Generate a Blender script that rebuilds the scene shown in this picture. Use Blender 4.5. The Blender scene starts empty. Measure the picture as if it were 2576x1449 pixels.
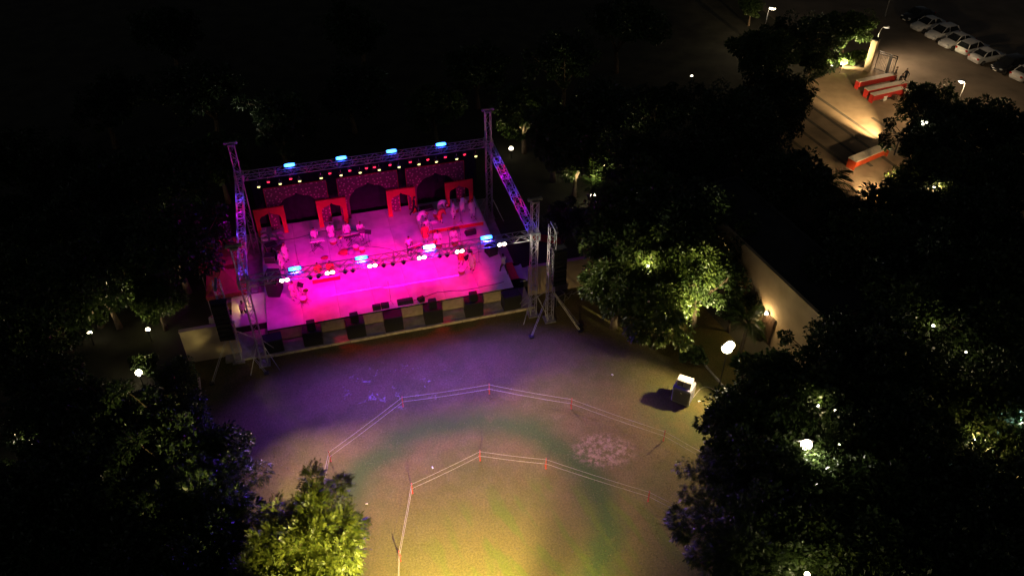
import bpy, math, random
import numpy as np
from mathutils import Vector, Matrix, Quaternion

R = math.radians
PI = math.pi
scene = bpy.context.scene
col = scene.collection

# ------------------------------------------------------------------ camera
CAM_H = 40.0
PITCH = 39.78
FPX, PW, PH = 2091.3, 2576.0, 1449.0
cam_data = bpy.data.cameras.new('camera')
cam_data.sensor_width = 36.0
cam_data.lens = 36.0 * FPX / PW
cam_data.clip_end = 2000.0
cam_data.clip_start = 0.5
cam = bpy.data.objects.new('camera', cam_data)
col.objects.link(cam)
cam.location = (0, 0, CAM_H)
cam.rotation_euler = (R(90 - PITCH), 0, 0)
scene.camera = cam

# ------------------------------------------------------------------ night sky, moon, exposure
world = bpy.data.worlds.new('World')
scene.world = world
world.use_nodes = True
wn = world.node_tree
sky = wn.nodes.new('ShaderNodeTexSky')
sky.sky_type = 'NISHITA'
sky.sun_disc = False
sky.sun_elevation = R(24)
sky.sun_rotation = R(200)
wn.nodes['Background'].inputs[1].default_value = 0.0013
hs_ = wn.nodes.new('ShaderNodeHueSaturation')
hs_.inputs['Saturation'].default_value = 0.3
wn.links.new(sky.outputs[0], hs_.inputs['Color'])
wn.links.new(hs_.outputs[0], wn.nodes['Background'].inputs[0])
moon = bpy.data.lights.new('moon', 'SUN')
moon.energy = 0.003
moon.angle = R(0.5)
moon.color = (0.85, 0.92, 1.0)
moon_o = bpy.data.objects.new('moon', moon)
col.objects.link(moon_o)
moon_o.rotation_euler = (R(66), 0, R(-20))
vs = scene.view_settings
vs.view_transform = 'Standard'
vs.look = 'None'
vs.exposure = 1.6
vs.gamma = 1.0
scene.render.engine = 'CYCLES'
scene.cycles.max_bounces = 4
scene.cycles.diffuse_bounces = 2
scene.cycles.glossy_bounces = 2
scene.cycles.transmission_bounces = 3
scene.cycles.transparent_max_bounces = 4
scene.cycles.sample_clamp_indirect = 3.0
scene.cycles.caustics_reflective = False
scene.cycles.caustics_refractive = False

# ------------------------------------------------------------------ places
def at(px, py, z=0.0):
    """ground position of a thing measured on the survey picture (2576 wide), at height z"""
    p = R(PITCH)
    f = Vector((0, math.cos(p), -math.sin(p)))
    u = Vector((0, math.sin(p), math.cos(p)))
    d = f + Vector((1, 0, 0)) * ((px - PW / 2) / FPX) - u * ((py - PH / 2) / FPX)
    t = (z - CAM_H) / d.z
    return Vector((0, 0, CAM_H)) + d * t

SC = Vector((-9.256, 48.464, 0))
YAW = 0.2681
def S(u, v, z=0.0):
    c, s = math.cos(YAW), math.sin(YAW)
    return Vector((SC.x + u * c - v * s, SC.y + u * s + v * c, z))

ORD = ['leftmost', 'second', 'third', 'fourth', 'fifth', 'sixth', 'seventh', 'eighth', 'ninth',
       'tenth', 'eleventh', 'twelfth', 'thirteenth', 'fourteenth']

# ------------------------------------------------------------------ mesh helpers
class MB:
    def __init__(self):
        self.v = []; self.f = []; self.m = []
    def add(self, verts, faces, mat=0):
        b = len(self.v)
        self.v.extend([tuple(p) for p in verts])
        for f in faces:
            self.f.append([i + b for i in f]); self.m.append(mat)
        return self
    def box(self, c, s, rot=None, mat=0, taper=1.0):
        x, y, z = s[0] / 2, s[1] / 2, s[2] / 2
        k = taper
        pts = [Vector(q) for q in ((-x, -y, -z), (x, -y, -z), (x, y, -z), (-x, y, -z),
                                   (-x * k, -y * k, z), (x * k, -y * k, z), (x * k, y * k, z), (-x * k, y * k, z))]
        if rot is not None:
            pts = [rot @ p for p in pts]
        c = Vector(c)
        return self.add([p + c for p in pts],
                        [(0, 3, 2, 1), (4, 5, 6, 7), (0, 1, 5, 4), (1, 2, 6, 5), (2, 3, 7, 6), (3, 0, 4, 7)], mat)
    def bevbox(self, c, s, b, mat=0, rot=None):
        """box with chamfered vertical and top edges"""
        x, y, z = s[0] / 2, s[1] / 2, s[2] / 2
        ring = lambda i, zz: [Vector(q) for q in ((-x + b + i, -y + i, zz), (x - b - i, -y + i, zz), (x - i, -y + b + i, zz), (x - i, y - b - i, zz),
                                                 (x - b - i, y - i, zz), (-x + b + i, y - i, zz), (-x + i, y - b - i, zz), (-x + i, -y + b + i, zz))]
        rs = [ring(0, -z), ring(0, z - b), ring(b * 0.7, z)]
        pts = [p for r in rs for p in r]
        if rot is not None:
            pts = [rot @ p for p in pts]
        c = Vector(c)
        fs = [tuple(range(7, -1, -1)), tuple(range(16, 24))]
        for k in range(2):
            for i in range(8):
                j = (i + 1) % 8
                fs.append((k * 8 + i, k * 8 + j, k * 8 + 8 + j, k * 8 + 8 + i))
        return self.add([p + c for p in pts], fs, mat)
    def tube(self, p0, p1, r0, r1=None, n=6, mat=0, caps=True):
        p0, p1 = Vector(p0), Vector(p1)
        r1 = r0 if r1 is None else r1
        d = (p1 - p0)
        if d.length < 1e-6: return self
        q = d.to_track_quat('Z', 'Y')
        a = [p0 + q @ Vector((math.cos(t) * r0, math.sin(t) * r0, 0)) for t in [2 * PI * i / n for i in range(n)]]
        b = [p1 + q @ Vector((math.cos(t) * r1, math.sin(t) * r1, 0)) for t in [2 * PI * i / n for i in range(n)]]
        fs = [(i, (i + 1) % n, n + (i + 1) % n, n + i) for i in range(n)]
        if caps: fs += [tuple(range(n - 1, -1, -1)), tuple(range(n, 2 * n))]
        return self.add(a + b, fs, mat)
    def path(self, pts, radii, n=6, mat=0):
        pts = [Vector(p) for p in pts]
        if not hasattr(radii, '__len__'): radii = [radii] * len(pts)
        vs = []
        for i, p in enumerate(pts):
            d = (pts[min(i + 1, len(pts) - 1)] - pts[max(i - 1, 0)])
            q = d.to_track_quat('Z', 'Y')
            vs += [p + q @ Vector((math.cos(2 * PI * k / n) * radii[i], math.sin(2 * PI * k / n) * radii[i], 0)) for k in range(n)]
        fs = []
        for i in range(len(pts) - 1):
            for k in range(n):
                k2 = (k + 1) % n
                fs.append((i * n + k, i * n + k2, i * n + n + k2, i * n + n + k))
        m = len(pts)
        fs += [tuple(range(n - 1, -1, -1)), tuple(range((m - 1) * n, m * n))]
        return self.add(vs, fs, mat)
    def lathe(self, prof, c=(0, 0, 0), n=16, mat=0, sx=1.0, sy=1.0):
        c = Vector(c); vs = []
        for r, z in prof:
            vs += [c + Vector((math.cos(2 * PI * k / n) * r * sx, math.sin(2 * PI * k / n) * r * sy, z)) for k in range(n)]
        fs = []
        for i in range(len(prof) - 1):
            for k in range(n):
                k2 = (k + 1) % n
                fs.append((i * n + k, i * n + k2, i * n + n + k2, i * n + n + k))
        fs += [tuple(range(n - 1, -1, -1)), tuple(range((len(prof) - 1) * n, len(prof) * n))]
        return self.add(vs, fs, mat)
    def ball(self, c, r, n=10, m=6, mat=0):
        r = r if hasattr(r, '__len__') else (r, r, r)
        prof = [(max(1e-4, math.sin(PI * i / m)), -math.cos(PI * i / m)) for i in range(m + 1)]
        c = Vector(c); b = MB().lathe(prof, n=n)
        return self.add([(c.x + p[0] * r[0], c.y + p[1] * r[1], c.z + p[2] * r[2]) for p in b.v], b.f, mat)
    def prism(self, outline, t, mat=0):
        """outline: list of (x,z); extruded along y by t, centred"""
        n = len(outline)
        a = [(x, -t / 2, z) for x, z in outline]; b = [(x, t / 2, z) for x, z in outline]
        fs = [tuple(range(n)), tuple(range(2 * n - 1, n - 1, -1))]
        fs += [(i, n + i, n + (i + 1) % n, (i + 1) % n) for i in range(n)]
        return self.add(a + b, fs, mat)
    def mesh(self, name, mats, smooth=False):
        me = bpy.data.meshes.new(name)
        me.from_pydata(self.v, [], self.f)
        for m in (mats if isinstance(mats, (list, tuple)) else [mats]):
            me.materials.append(m)
        me.polygons.foreach_set('material_index', self.m)
        if smooth: me.polygons.foreach_set('use_smooth', [True] * len(self.f))
        me.update()
        return me
    def build(self, name, mats, parent=None, smooth=False):
        return link(name, self.mesh(name, mats, smooth), parent)

def link(name, data, parent=None, loc=None, rz=None):
    o = bpy.data.objects.new(name, data)
    col.objects.link(o)
    if parent is not None: o.parent = parent
    if loc is not None: o.location = loc
    if rz is not None: o.rotation_euler = (0, 0, rz)
    return o

def tag(o, label=None, cat=None, group=None, kind=None):
    if label: o['label'] = label
    if cat: o['category'] = cat
    if group: o['group'] = group
    if kind: o['kind'] = kind
    return o

def thing(name, loc, rz, label, cat, group=None):
    o = link(name, None, None, loc, rz)
    o.empty_display_size = 0.3
    return tag(o, label, cat, group)

def copy_tree(o, parent=None, loc=None, rz=None, label=None):
    c = o.copy()
    col.objects.link(c)
    c.parent = parent
    if loc is not None: c.location = loc
    if rz is not None: c.rotation_euler = (0, 0, rz)
    if label: c['label'] = label
    for ch in list(KIDS.get(o.name, [])) or [k for k in o.children]:
        copy_tree(ch, c)
    return c
KIDS = {}

# ------------------------------------------------------------------ materials
def nodes_mat(name):
    m = bpy.data.materials.new(name)
    m.use_nodes = True
    nt = m.node_tree
    return m, nt, nt.nodes['Principled BSDF']

def mat(name, color, rough=0.6, metal=0.0, var=0.25, scale=6.0, bump=0.0, bscale=40.0, spec=0.5):
    m, nt, b = nodes_mat(name)
    b.inputs['Roughness'].default_value = rough
    b.inputs['Metallic'].default_value = metal
    b.inputs['Specular IOR Level'].default_value = spec
    tc = nt.nodes.new('ShaderNodeTexCoord')
    nz = nt.nodes.new('ShaderNodeTexNoise')
    nz.inputs['Scale'].default_value = scale
    nz.inputs['Detail'].default_value = 5
    nt.links.new(tc.outputs['Object'], nz.inputs['Vector'])
    rp = nt.nodes.new('ShaderNodeValToRGB')
    c = Vector(color[:3])
    rp.color_ramp.elements[0].position = 0.3
    rp.color_ramp.elements[1].position = 0.7
    rp.color_ramp.elements[0].color = (*(c * (1 - var)), 1)
    rp.color_ramp.elements[1].color = (*(c * (1 + var * 0.6)), 1)
    nt.links.new(nz.outputs['Fac'], rp.inputs[0])
    nt.links.new(rp.outputs[0], b.inputs['Base Color'])
    if bump > 0:
        n2 = nt.nodes.new('ShaderNodeTexNoise')
        n2.inputs['Scale'].default_value = bscale
        n2.inputs['Detail'].default_value = 6
        nt.links.new(tc.outputs['Object'], n2.inputs['Vector'])
        bp = nt.nodes.new('ShaderNodeBump')
        bp.inputs['Strength'].default_value = bump
        bp.inputs['Distance'].default_value = 0.02
        nt.links.new(n2.outputs['Fac'], bp.inputs['Height'])
        nt.links.new(bp.outputs[0], b.inputs['Normal'])
    return m

def emit(name, color, strength):
    m, nt, b = nodes_mat(name)
    b.inputs['Base Color'].default_value = (0.1, 0.1, 0.1, 1)
    b.inputs['Emission Color'].default_value = (*color, 1)
    b.inputs['Emission Strength'].default_value = strength
    return m

def leaf_mat(name, c1, c2, rough=0.42, trans=0.25):
    m, nt, b = nodes_mat(name)
    L = nt.links.new
    geo = nt.nodes.new('ShaderNodeNewGeometry')
    oi = nt.nodes.new('ShaderNodeObjectInfo')
    add = nt.nodes.new('ShaderNodeMath'); add.operation = 'MULTIPLY_ADD'
    L(geo.outputs['Random Per Island'], add.inputs[0]); add.inputs[1].default_value = 0.75
    mul = nt.nodes.new('ShaderNodeMath'); mul.operation = 'MULTIPLY'
    L(oi.outputs['Random'], mul.inputs[0]); mul.inputs[1].default_value = 0.25
    L(mul.outputs[0], add.inputs[2])
    rp = nt.nodes.new('ShaderNodeValToRGB')
    rp.color_ramp.elements[0].color = (*c1, 1); rp.color_ramp.elements[1].color = (*c2, 1)
    L(add.outputs[0], rp.inputs[0])
    L(rp.outputs[0], b.inputs['Base Color'])
    b.inputs['Roughness'].default_value = rough
    tr = nt.nodes.new('ShaderNodeBsdfTranslucent')
    L(rp.outputs[0], tr.inputs['Color'])
    mx = nt.nodes.new('ShaderNodeMixShader')
    mx.inputs[0].default_value = trans
    out = nt.nodes['Material Output']
    L(b.outputs[0], mx.inputs[1]); L(tr.outputs[0], mx.inputs[2]); L(mx.outputs[0], out.inputs['Surface'])
    return m

M = {}
M['alu'] = mat('truss_aluminium', (0.42, 0.42, 0.43), 0.42, 0.6, 0.2, 9)
M['steel'] = mat('dull_steel', (0.3, 0.3, 0.31), 0.45, 0.7, 0.3, 8)
M['black'] = mat('black_cabinet', (0.018, 0.018, 0.02), 0.65, 0, 0.4, 12, 0.2, 120)
M['grille'] = mat('speaker_grille', (0.007, 0.007, 0.008), 0.8, 0, 0.4, 60, 0.5, 260)
M['blackmetal'] = mat('black_powder_coat', (0.02, 0.02, 0.022), 0.4, 0.2, 0.3, 12)
M['deck'] = mat('pale_deck_covering', (0.6, 0.57, 0.6), 0.5, 0, 0.22, 1.1, 0.1, 30)
M['fascia'] = mat('tan_fascia_board', (0.36, 0.29, 0.19), 0.75, 0, 0.22, 3.5, 0.2, 24)
M['concrete'] = mat('terrace_concrete', (0.34, 0.31, 0.28), 0.85, 0, 0.3, 2.2, 0.35, 18)
M['kerb'] = mat('kerb_stone', (0.42, 0.36, 0.27), 0.85, 0, 0.35, 3, 0.35, 18)
M['wall'] = mat('plastered_wall', (0.42, 0.33, 0.24), 0.85, 0, 0.18, 0.9, 0.25, 14)
M['bwall'] = mat('building_plaster', (0.47, 0.35, 0.22), 0.85, 0, 0.2, 0.7, 0.25, 12)
M['roof'] = mat('dark_flat_roof', (0.035, 0.035, 0.037), 0.9, 0, 0.4, 0.8, 0.3, 10)
M['redpaint'] = mat('red_arch_paint', (0.58, 0.018, 0.03), 0.6, 0, 0.12, 3)
M['drape'] = mat('black_drape', (0.012, 0.012, 0.018), 0.95, 0, 0.4, 2, 0.3, 6)
M['redcloth'] = mat('red_canopy_cloth', (0.36, 0.05, 0.04), 0.8, 0, 0.25, 2, 0.2, 10)
M['whitecloth'] = mat('pale_cloth', (0.7, 0.68, 0.64), 0.8, 0, 0.12, 4, 0.2, 20)
M['redpanel'] = mat('red_counter_panel', (0.40, 0.022, 0.018), 0.55, 0, 0.2, 3)
M['orangepanel'] = mat('orange_counter_panel', (0.5, 0.06, 0.015), 0.55, 0, 0.2, 3)
M['toppanel'] = mat('cream_counter_top', (0.62, 0.53, 0.44), 0.6, 0, 0.12, 5)
M['white'] = mat('off_white_plastic', (0.72, 0.69, 0.62), 0.5, 0, 0.08, 8)
M['grey'] = mat('grey_plastic', (0.25, 0.25, 0.28), 0.5, 0, 0.2, 6)
M['greydark'] = mat('dark_vent', (0.05, 0.05, 0.055), 0.6, 0, 0.3, 20)
M['boxfront'] = mat('grey_box_front', (0.13, 0.13, 0.15), 0.6, 0, 0.3, 20)
M['rope'] = mat('pale_rope', (0.62, 0.56, 0.48), 0.8, 0, 0.2, 20)
M['postred'] = mat('red_post_paint', (0.5, 0.06, 0.03), 0.6, 0, 0.25, 12)
M['trunk'] = mat('bark', (0.12, 0.085, 0.055), 0.9, 0, 0.45, 7, 0.6, 20)
M['palmtrunk'] = mat('palm_bark', (0.16, 0.12, 0.08), 0.9, 0, 0.45, 9, 0.6, 24)
M['leaf'] = leaf_mat('broad_leaf', (0.022, 0.045, 0.012), (0.075, 0.115, 0.03), 0.4)
M['leafdark'] = leaf_mat('dark_leaf', (0.012, 0.024, 0.01), (0.035, 0.06, 0.02), 0.35, 0.15)
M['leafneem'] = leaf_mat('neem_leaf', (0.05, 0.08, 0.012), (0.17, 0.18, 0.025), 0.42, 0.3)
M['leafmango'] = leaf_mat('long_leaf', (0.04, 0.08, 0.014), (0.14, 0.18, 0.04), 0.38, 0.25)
M['palmleaf'] = leaf_mat('palm_leaf', (0.025, 0.05, 0.015), (0.07, 0.11, 0.03), 0.4, 0.2)
M['grassblade'] = leaf_mat('grass_blade', (0.10, 0.095, 0.03), (0.17, 0.15, 0.05), 0.7, 0.2)
M['skin'] = mat('skin', (0.26, 0.14, 0.085), 0.55, 0, 0.06, 10)
M['hair'] = mat('black_hair', (0.012, 0.01, 0.009), 0.5, 0, 0.3, 40)
M['kurta'] = mat('white_kurta_cloth', (0.72, 0.69, 0.66), 0.8, 0, 0.08, 6, 0.3, 14)
M['kurtacream'] = mat('cream_kurta_cloth', (0.62, 0.53, 0.42), 0.8, 0, 0.08, 6, 0.3, 14)
M['kurtaorange'] = mat('orange_kurta_cloth', (0.66, 0.21, 0.04), 0.8, 0, 0.1, 6, 0.3, 14)
M['kurtared'] = mat('red_waistcoat_cloth', (0.5, 0.06, 0.05), 0.8, 0, 0.1, 6, 0.3, 14)
M['darkcloth'] = mat('dark_cloth', (0.02, 0.02, 0.026), 0.85, 0, 0.2, 8, 0.3, 14)
M['tshirt'] = mat('white_tshirt_cloth', (0.72, 0.7, 0.67), 0.85, 0, 0.06, 6)
M['eye'] = mat('dark_eye', (0.01, 0.01, 0.01), 0.2)
M['carwhite'] = mat('white_car_paint', (0.62, 0.62, 0.61), 0.28, 0, 0.05, 2)
M['cardark'] = mat('dark_car_paint', (0.02, 0.022, 0.026), 0.2, 0.1, 0.1, 2)
M['glass'] = mat('car_glass', (0.012, 0.014, 0.016), 0.08, 0, 0.1, 2)
M['tyre'] = mat('tyre_rubber', (0.02, 0.02, 0.02), 0.85)
M['rim'] = mat('wheel_rim', (0.4, 0.4, 0.41), 0.35, 0.8)
M['headlamp'] = mat('headlamp_glass', (0.65, 0.68, 0.7), 0.12, 0.3)
M['taillamp'] = mat('tail_lamp_red', (0.5, 0.02, 0.015), 0.2)
M['wood'] = mat('brown_door_wood', (0.07, 0.04, 0.025), 0.6, 0, 0.4, 5)
M['drumskin'] = mat('drum_skin', (0.75, 0.72, 0.66), 0.5)
M['drumwood'] = mat('drum_shell', (0.28, 0.07, 0.04), 0.35)
M['brass'] = mat('brass_cymbal', (0.65, 0.45, 0.15), 0.25, 0.95)
M['paper'] = mat('white_paper', (0.8, 0.78, 0.74), 0.7)
M['keys'] = mat('keyboard_body', (0.025, 0.025, 0.03), 0.35)
M['whitekeys'] = mat('ivory_keys', (0.75, 0.74, 0.7), 0.3)
# glowing things
M['strobe'] = emit('strobe_blue_glow', (0.03, 0.2, 1.0), 4.5)
M['strobe_hot'] = emit('strobe_white_glow', (0.30, 0.75, 1.0), 4.0)
M['blinder'] = emit('blinder_glow', (1.0, 0.86, 0.62), 5.0)
M['headglow'] = emit('moving_head_glow', (1.0, 0.95, 0.28), 0.9)
M['redglow'] = emit('red_par_glow', (1.0, 0.02, 0.06), 0.9)
M['lampglow'] = emit('lamp_glow', (1.0, 0.86, 0.58), 8.0)
M['softglow'] = emit('small_lamp_glow', (1.0, 0.9, 0.66), 2.5)
M['fairy'] = emit('fairy_light_glow', (1.0, 0.85, 0.3), 1.2)

# star-dotted panel print
def panel_mat():
    m, nt, b = nodes_mat('dotted_pink_panel')
    L = nt.links.new
    tc = nt.nodes.new('ShaderNodeTexCoord')
    vo = nt.nodes.new('ShaderNodeTexVoronoi'); vo.inputs['Scale'].default_value = 3.1
    vo.voronoi_dimensions = '2D'
    mp = nt.nodes.new('ShaderNodeMapping'); mp.inputs['Rotation'].default_value = (R(90), 0, 0)
    L(tc.outputs['Object'], mp.inputs[0]); L(mp.outputs[0], vo.inputs['Vector'])
    vo.inputs['Randomness'].default_value = 0.75
    lt = nt.nodes.new('ShaderNodeMath'); lt.operation = 'LESS_THAN'; lt.inputs[1].default_value = 0.19
    L(vo.outputs['Distance'], lt.inputs[0])
    v2 = nt.nodes.new('ShaderNodeTexVoronoi'); v2.inputs['Scale'].default_value = 16
    L(mp.outputs[0], v2.inputs['Vector'])
    rp = nt.nodes.new('ShaderNodeValToRGB')
    rp.color_ramp.elements[0].color = (0.20, 0.04, 0.09, 1); rp.color_ramp.elements[1].color = (0.11, 0.02, 0.055, 1)
    L(v2.outputs['Distance'], rp.inputs[0])
    mx = nt.nodes.new('ShaderNodeMix'); mx.data_type = 'RGBA'
    L(lt.outputs[0], mx.inputs[0]); L(rp.outputs[0], mx.inputs[6]); mx.inputs[7].default_value = (0.55, 0.2, 0.28, 1)
    L(mx.outputs[2], b.inputs['Base Color'])
    b.inputs['Roughness'].default_value = 0.7
    return m
M['panel'] = panel_mat()

# lawn
def lawn_mat():
    m, nt, b = nodes_mat('worn_lawn')
    N = nt.nodes.new; L = nt.links.new
    tc = N('ShaderNodeTexCoord'); P = tc.outputs['Object']
    def noise(scale, detail=4, rough=0.6, vec=None, dist=0):
        n = N('ShaderNodeTexNoise'); n.inputs['Scale'].default_value = scale
        n.inputs['Detail'].default_value = detail; n.inputs['Roughness'].default_value = rough
        n.inputs['Distortion'].default_value = dist
        L(vec or P, n.inputs['Vector']); return n.outputs['Fac']
    def math_(op, a, b_=None, c=None):
        n = N('ShaderNodeMath'); n.operation = op
        for i, q in enumerate((a, b_, c)):
            if q is None: continue
            if isinstance(q, (int, float)): n.inputs[i].default_value = q
            else: L(q, n.inputs[i])
        return n.outputs[0]
    def smooth(x, lo, hi):
        n = N('ShaderNodeMapRange'); n.interpolation_type = 'SMOOTHSTEP'
        L(x, n.inputs[0]); n.inputs[1].default_value = lo; n.inputs[2].default_value = hi
        return n.outputs[0]
    def mix(f, a, b_):
        n = N('ShaderNodeMix'); n.data_type = 'RGBA'
        if isinstance(f, (int, float)): n.inputs[0].default_value = f
        else: L(f, n.inputs[0])
        for i, q in ((6, a), (7, b_)):
            if isinstance(q, tuple): n.inputs[i].default_value = (*q, 1)
            else: L(q, n.inputs[i])
        return n.outputs[2]
    def ellipse(cx, cy, rx, ry, rot=0):
        mp = N('ShaderNodeMapping'); mp.vector_type = 'TEXTURE'
        mp.inputs['Location'].default_value = (cx, cy, 0); mp.inputs['Scale'].default_value = (rx, ry, 1)
        mp.inputs['Rotation'].default_value = (0, 0, rot)
        L(P, mp.inputs[0])
        ln = N('ShaderNodeVectorMath'); ln.operation = 'LENGTH'
        fl = N('ShaderNodeVectorMath'); fl.operation = 'MULTIPLY'; fl.inputs[1].default_value = (1, 1, 0)
        L(mp.outputs[0], fl.inputs[0]); L(fl.outputs[0], ln.inputs[0])
        return ln.outputs['Value']
    big = noise(0.22, 3); mid = noise(0.9, 5, 0.65); fine = noise(9, 5, 0.7); vfine = noise(34, 4, 0.7)
    base = mix(smooth(big, 0.35, 0.65), (0.128, 0.092, 0.034), (0.092, 0.088, 0.022))
    base = mix(math_('MULTIPLY', smooth(mid, 0.4, 0.72), 0.6), base, (0.15, 0.122, 0.05))
    base = mix(math_('MULTIPLY', smooth(noise(0.55, 5, 0.7, None, 0.8), 0.46, 0.66), 0.35), base, (0.07, 0.082, 0.02))
    # overall: bit greener towards the camera end
    sx = N('ShaderNodeSeparateXYZ'); L(P, sx.inputs[0])
    near = smooth(sx.outputs[1], 34.0, 24.0)
    base = mix(math_('MULTIPLY', near, 0.7), base, (0.122, 0.118, 0.026))
    # lush ring
    d = math_('ADD', ellipse(-2.3, 27.4, 7.55, 7.55), math_('MULTIPLY', math_('SUBTRACT', noise(0.35, 2), 0.5), 0.22))
    ring = math_('SUBTRACT', 1.0, smooth(math_('ABSOLUTE', math_('SUBTRACT', d, 1.0)), 0.0, 0.24))
    ring = math_('MULTIPLY', ring, smooth(noise(0.5, 3), 0.05, 0.42))
    base = mix(math_('MULTIPLY', ring, 0.95), base, (0.042, 0.078, 0.016))
    # green blades streaks inside and right of the ring
    mp = N('ShaderNodeMapping'); mp.vector_type = 'TEXTURE'
    mp.inputs['Rotation'].default_value = (0, 0, R(-62)); mp.inputs['Scale'].default_value = (3.4, 0.75, 1)
    L(P, mp.inputs[0])
    st = smooth(noise(0.85, 2, 0.5, mp.outputs[0]), 0.5, 0.64)
    zone = math_('MULTIPLY', smooth(ellipse(3.0, 25.5, 9, 6), 1.0, 0.6), st)
    base = mix(math_('MULTIPLY', zone, 0.6), base, (0.085, 0.125, 0.014))
    gz = smooth(ellipse(11.5, 36.0, 4.5, 4.0), 1.0, 0.5)
    base = mix(math_('MULTIPLY', math_('MULTIPLY', gz, smooth(mid, 0.35, 0.6)), 0.7), base, (0.06, 0.075, 0.02))
    # bare dusty patch, pale scuffs
    bp = math_('MULTIPLY', smooth(ellipse(5.6, 32.6, 2.3, 1.6), 1.0, 0.55), smooth(noise(2.6, 5, 0.7), 0.42, 0.62))
    base = mix(math_('MULTIPLY', bp, 0.8), base, (0.30, 0.20, 0.13))
    sc = math_('MULTIPLY', smooth(ellipse(-7.6, 38.0, 4.6, 2.6), 1.1, 0.4), smooth(noise(1.15, 5, 0.75, None, 0.6), 0.585, 0.66))
    base = mix(math_('MULTIPLY', sc, 0.75), base, (0.33, 0.29, 0.27))
    # grain
    g = mix(smooth(fine, 0.3, 0.7), (0.66, 0.68, 0.6), (1.26, 1.24, 1.2))
    g2 = mix(smooth(vfine, 0.3, 0.7), (0.74, 0.74, 0.74), (1.22, 1.22, 1.22))
    m1 = N('ShaderNodeMix'); m1.data_type = 'RGBA'; m1.blend_type = 'MULTIPLY'; m1.inputs[0].default_value = 1
    L(base, m1.inputs[6]); L(g, m1.inputs[7])
    m2 = N('ShaderNodeMix'); m2.data_type = 'RGBA'; m2.blend_type = 'MULTIPLY'; m2.inputs[0].default_value = 1
    L(m1.outputs[2], m2.inputs[6]); L(g2, m2.inputs[7])
    L(m2.outputs[2], b.inputs['Base Color'])
    b.inputs['Roughness'].default_value = 0.9
    b.inputs['Specular IOR Level'].default_value = 0.15
    bu = N('ShaderNodeBump'); bu.inputs['Strength'].default_value = 0.25; bu.inputs['Distance'].default_value = 0.05
    L(math_('ADD', fine, vfine), bu.inputs['Height']); L(bu.outputs[0], b.inputs['Normal'])
    return m
M['lawn'] = lawn_mat()
M['soil'] = mat('dark_soil', (0.045, 0.042, 0.028), 0.95, 0, 0.5, 0.5, 0.5, 6)
M['dirt'] = mat('car_park_dirt', (0.21, 0.165, 0.12), 0.95, 0, 0.3, 0.35, 0.4, 7)
M['plaza'] = mat('plaza_paving', (0.29, 0.2, 0.125), 0.85, 0, 0.2, 0.8, 0.25, 9)
M['band'] = mat('dark_paving_band', (0.11, 0.085, 0.06), 0.85, 0, 0.3, 1.5, 0.25, 9)

# ------------------------------------------------------------------ lamps
def spot(parent, loc, target, power, color, angle=60, blend=0.6, size=0.1, name='lamp_light'):
    l = bpy.data.lights.new(name, 'SPOT')
    l.energy = power; l.color = color; l.spot_size = R(angle); l.spot_blend = blend; l.shadow_soft_size = size
    o = bpy.data.objects.new(name, l); col.objects.link(o)
    o.location = loc
    o.rotation_euler = (Vector(target) - Vector(loc)).to_track_quat('-Z', 'Y').to_euler()
    keep_world(o, parent)
    return o
def point(parent, loc, power, color, size=0.15, name='lamp_light'):
    l = bpy.data.lights.new(name, 'POINT')
    l.energy = power; l.color = color; l.shadow_soft_size = size
    o = bpy.data.objects.new(name, l); col.objects.link(o)
    o.location = loc
    keep_world(o, parent)
    return o
def keep_world(o, parent):
    if parent is None: return
    mw = Matrix.Translation(parent.location) @ parent.rotation_euler.to_matrix().to_4x4()
    o.parent = parent
    o.matrix_parent_inverse = mw.inverted()

WARM = (1.0, 0.78, 0.45)
YEL = (1.0, 0.7, 0.22)

# ================================================================== SETTING
def sheet(name, pts, z, material, kind='structure', label=None):
    mb = MB()
    mb.add([(p[0], p[1], z) for p in pts], [tuple(range(len(pts)))])
    o = mb.build(name, material)
    return tag(o, label, None, None, kind)

sheet('ground', [(-400, -200), (400, -200), (400, 600), (-400, 600)], -0.012, M['soil'])
sheet('lawn', [(-23, 8), (16, 8), (19, 24), (17.5, 38), (13.5, 47), (9.5, 49.0), (0, 47.2), (-22, 41.2), (-24, 30)], 0.0, M['lawn'])
plz = [at(1985, 235), at(2120, 165), at(2185, 172), at(2330, 262), at(2330, 470), at(2180, 560), at(1930, 420)]
sheet('plaza', [(p.x, p.y) for p in plz], -0.004, M['plaza'])
cpk = [at(1960, 60), at(2185, 172), at(2330, 262), at(2470, 330), (70, 80), (90, 130), (20, 150)]
sheet('car_park', [(p[0], p[1]) for p in cpk], -0.008, M['dirt'])

# paving bands across the plaza, each its own strip
pl = bpy.data.objects['plaza']
a0, a1 = at(2059, 246), at(2212, 352)
bd = (a1 - a0).normalized(); bn = Vector((-bd.y, bd.x, 0))
for k, (off, s0, s1) in enumerate(((2.3, 5.5, 13.5), (0, -3, 14), (-1.9, -3, 14), (-3.9, -1, 13), (-5.9, -1, 12), (-7.9, 0, 12), (-9.9, 1, 12))):
    mb = MB()
    c = a0 + bn * off
    p0, p1 = c + bd * s0, c + bd * s1
    w = bn * 0.19
    mb.add([(q.x, q.y, 0.0) for q in (p0 - w, p1 - w, p1 + w, p0 + w)], [(0, 1, 2, 3)])
    mb.build('paving_band', M['band'], pl)

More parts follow.
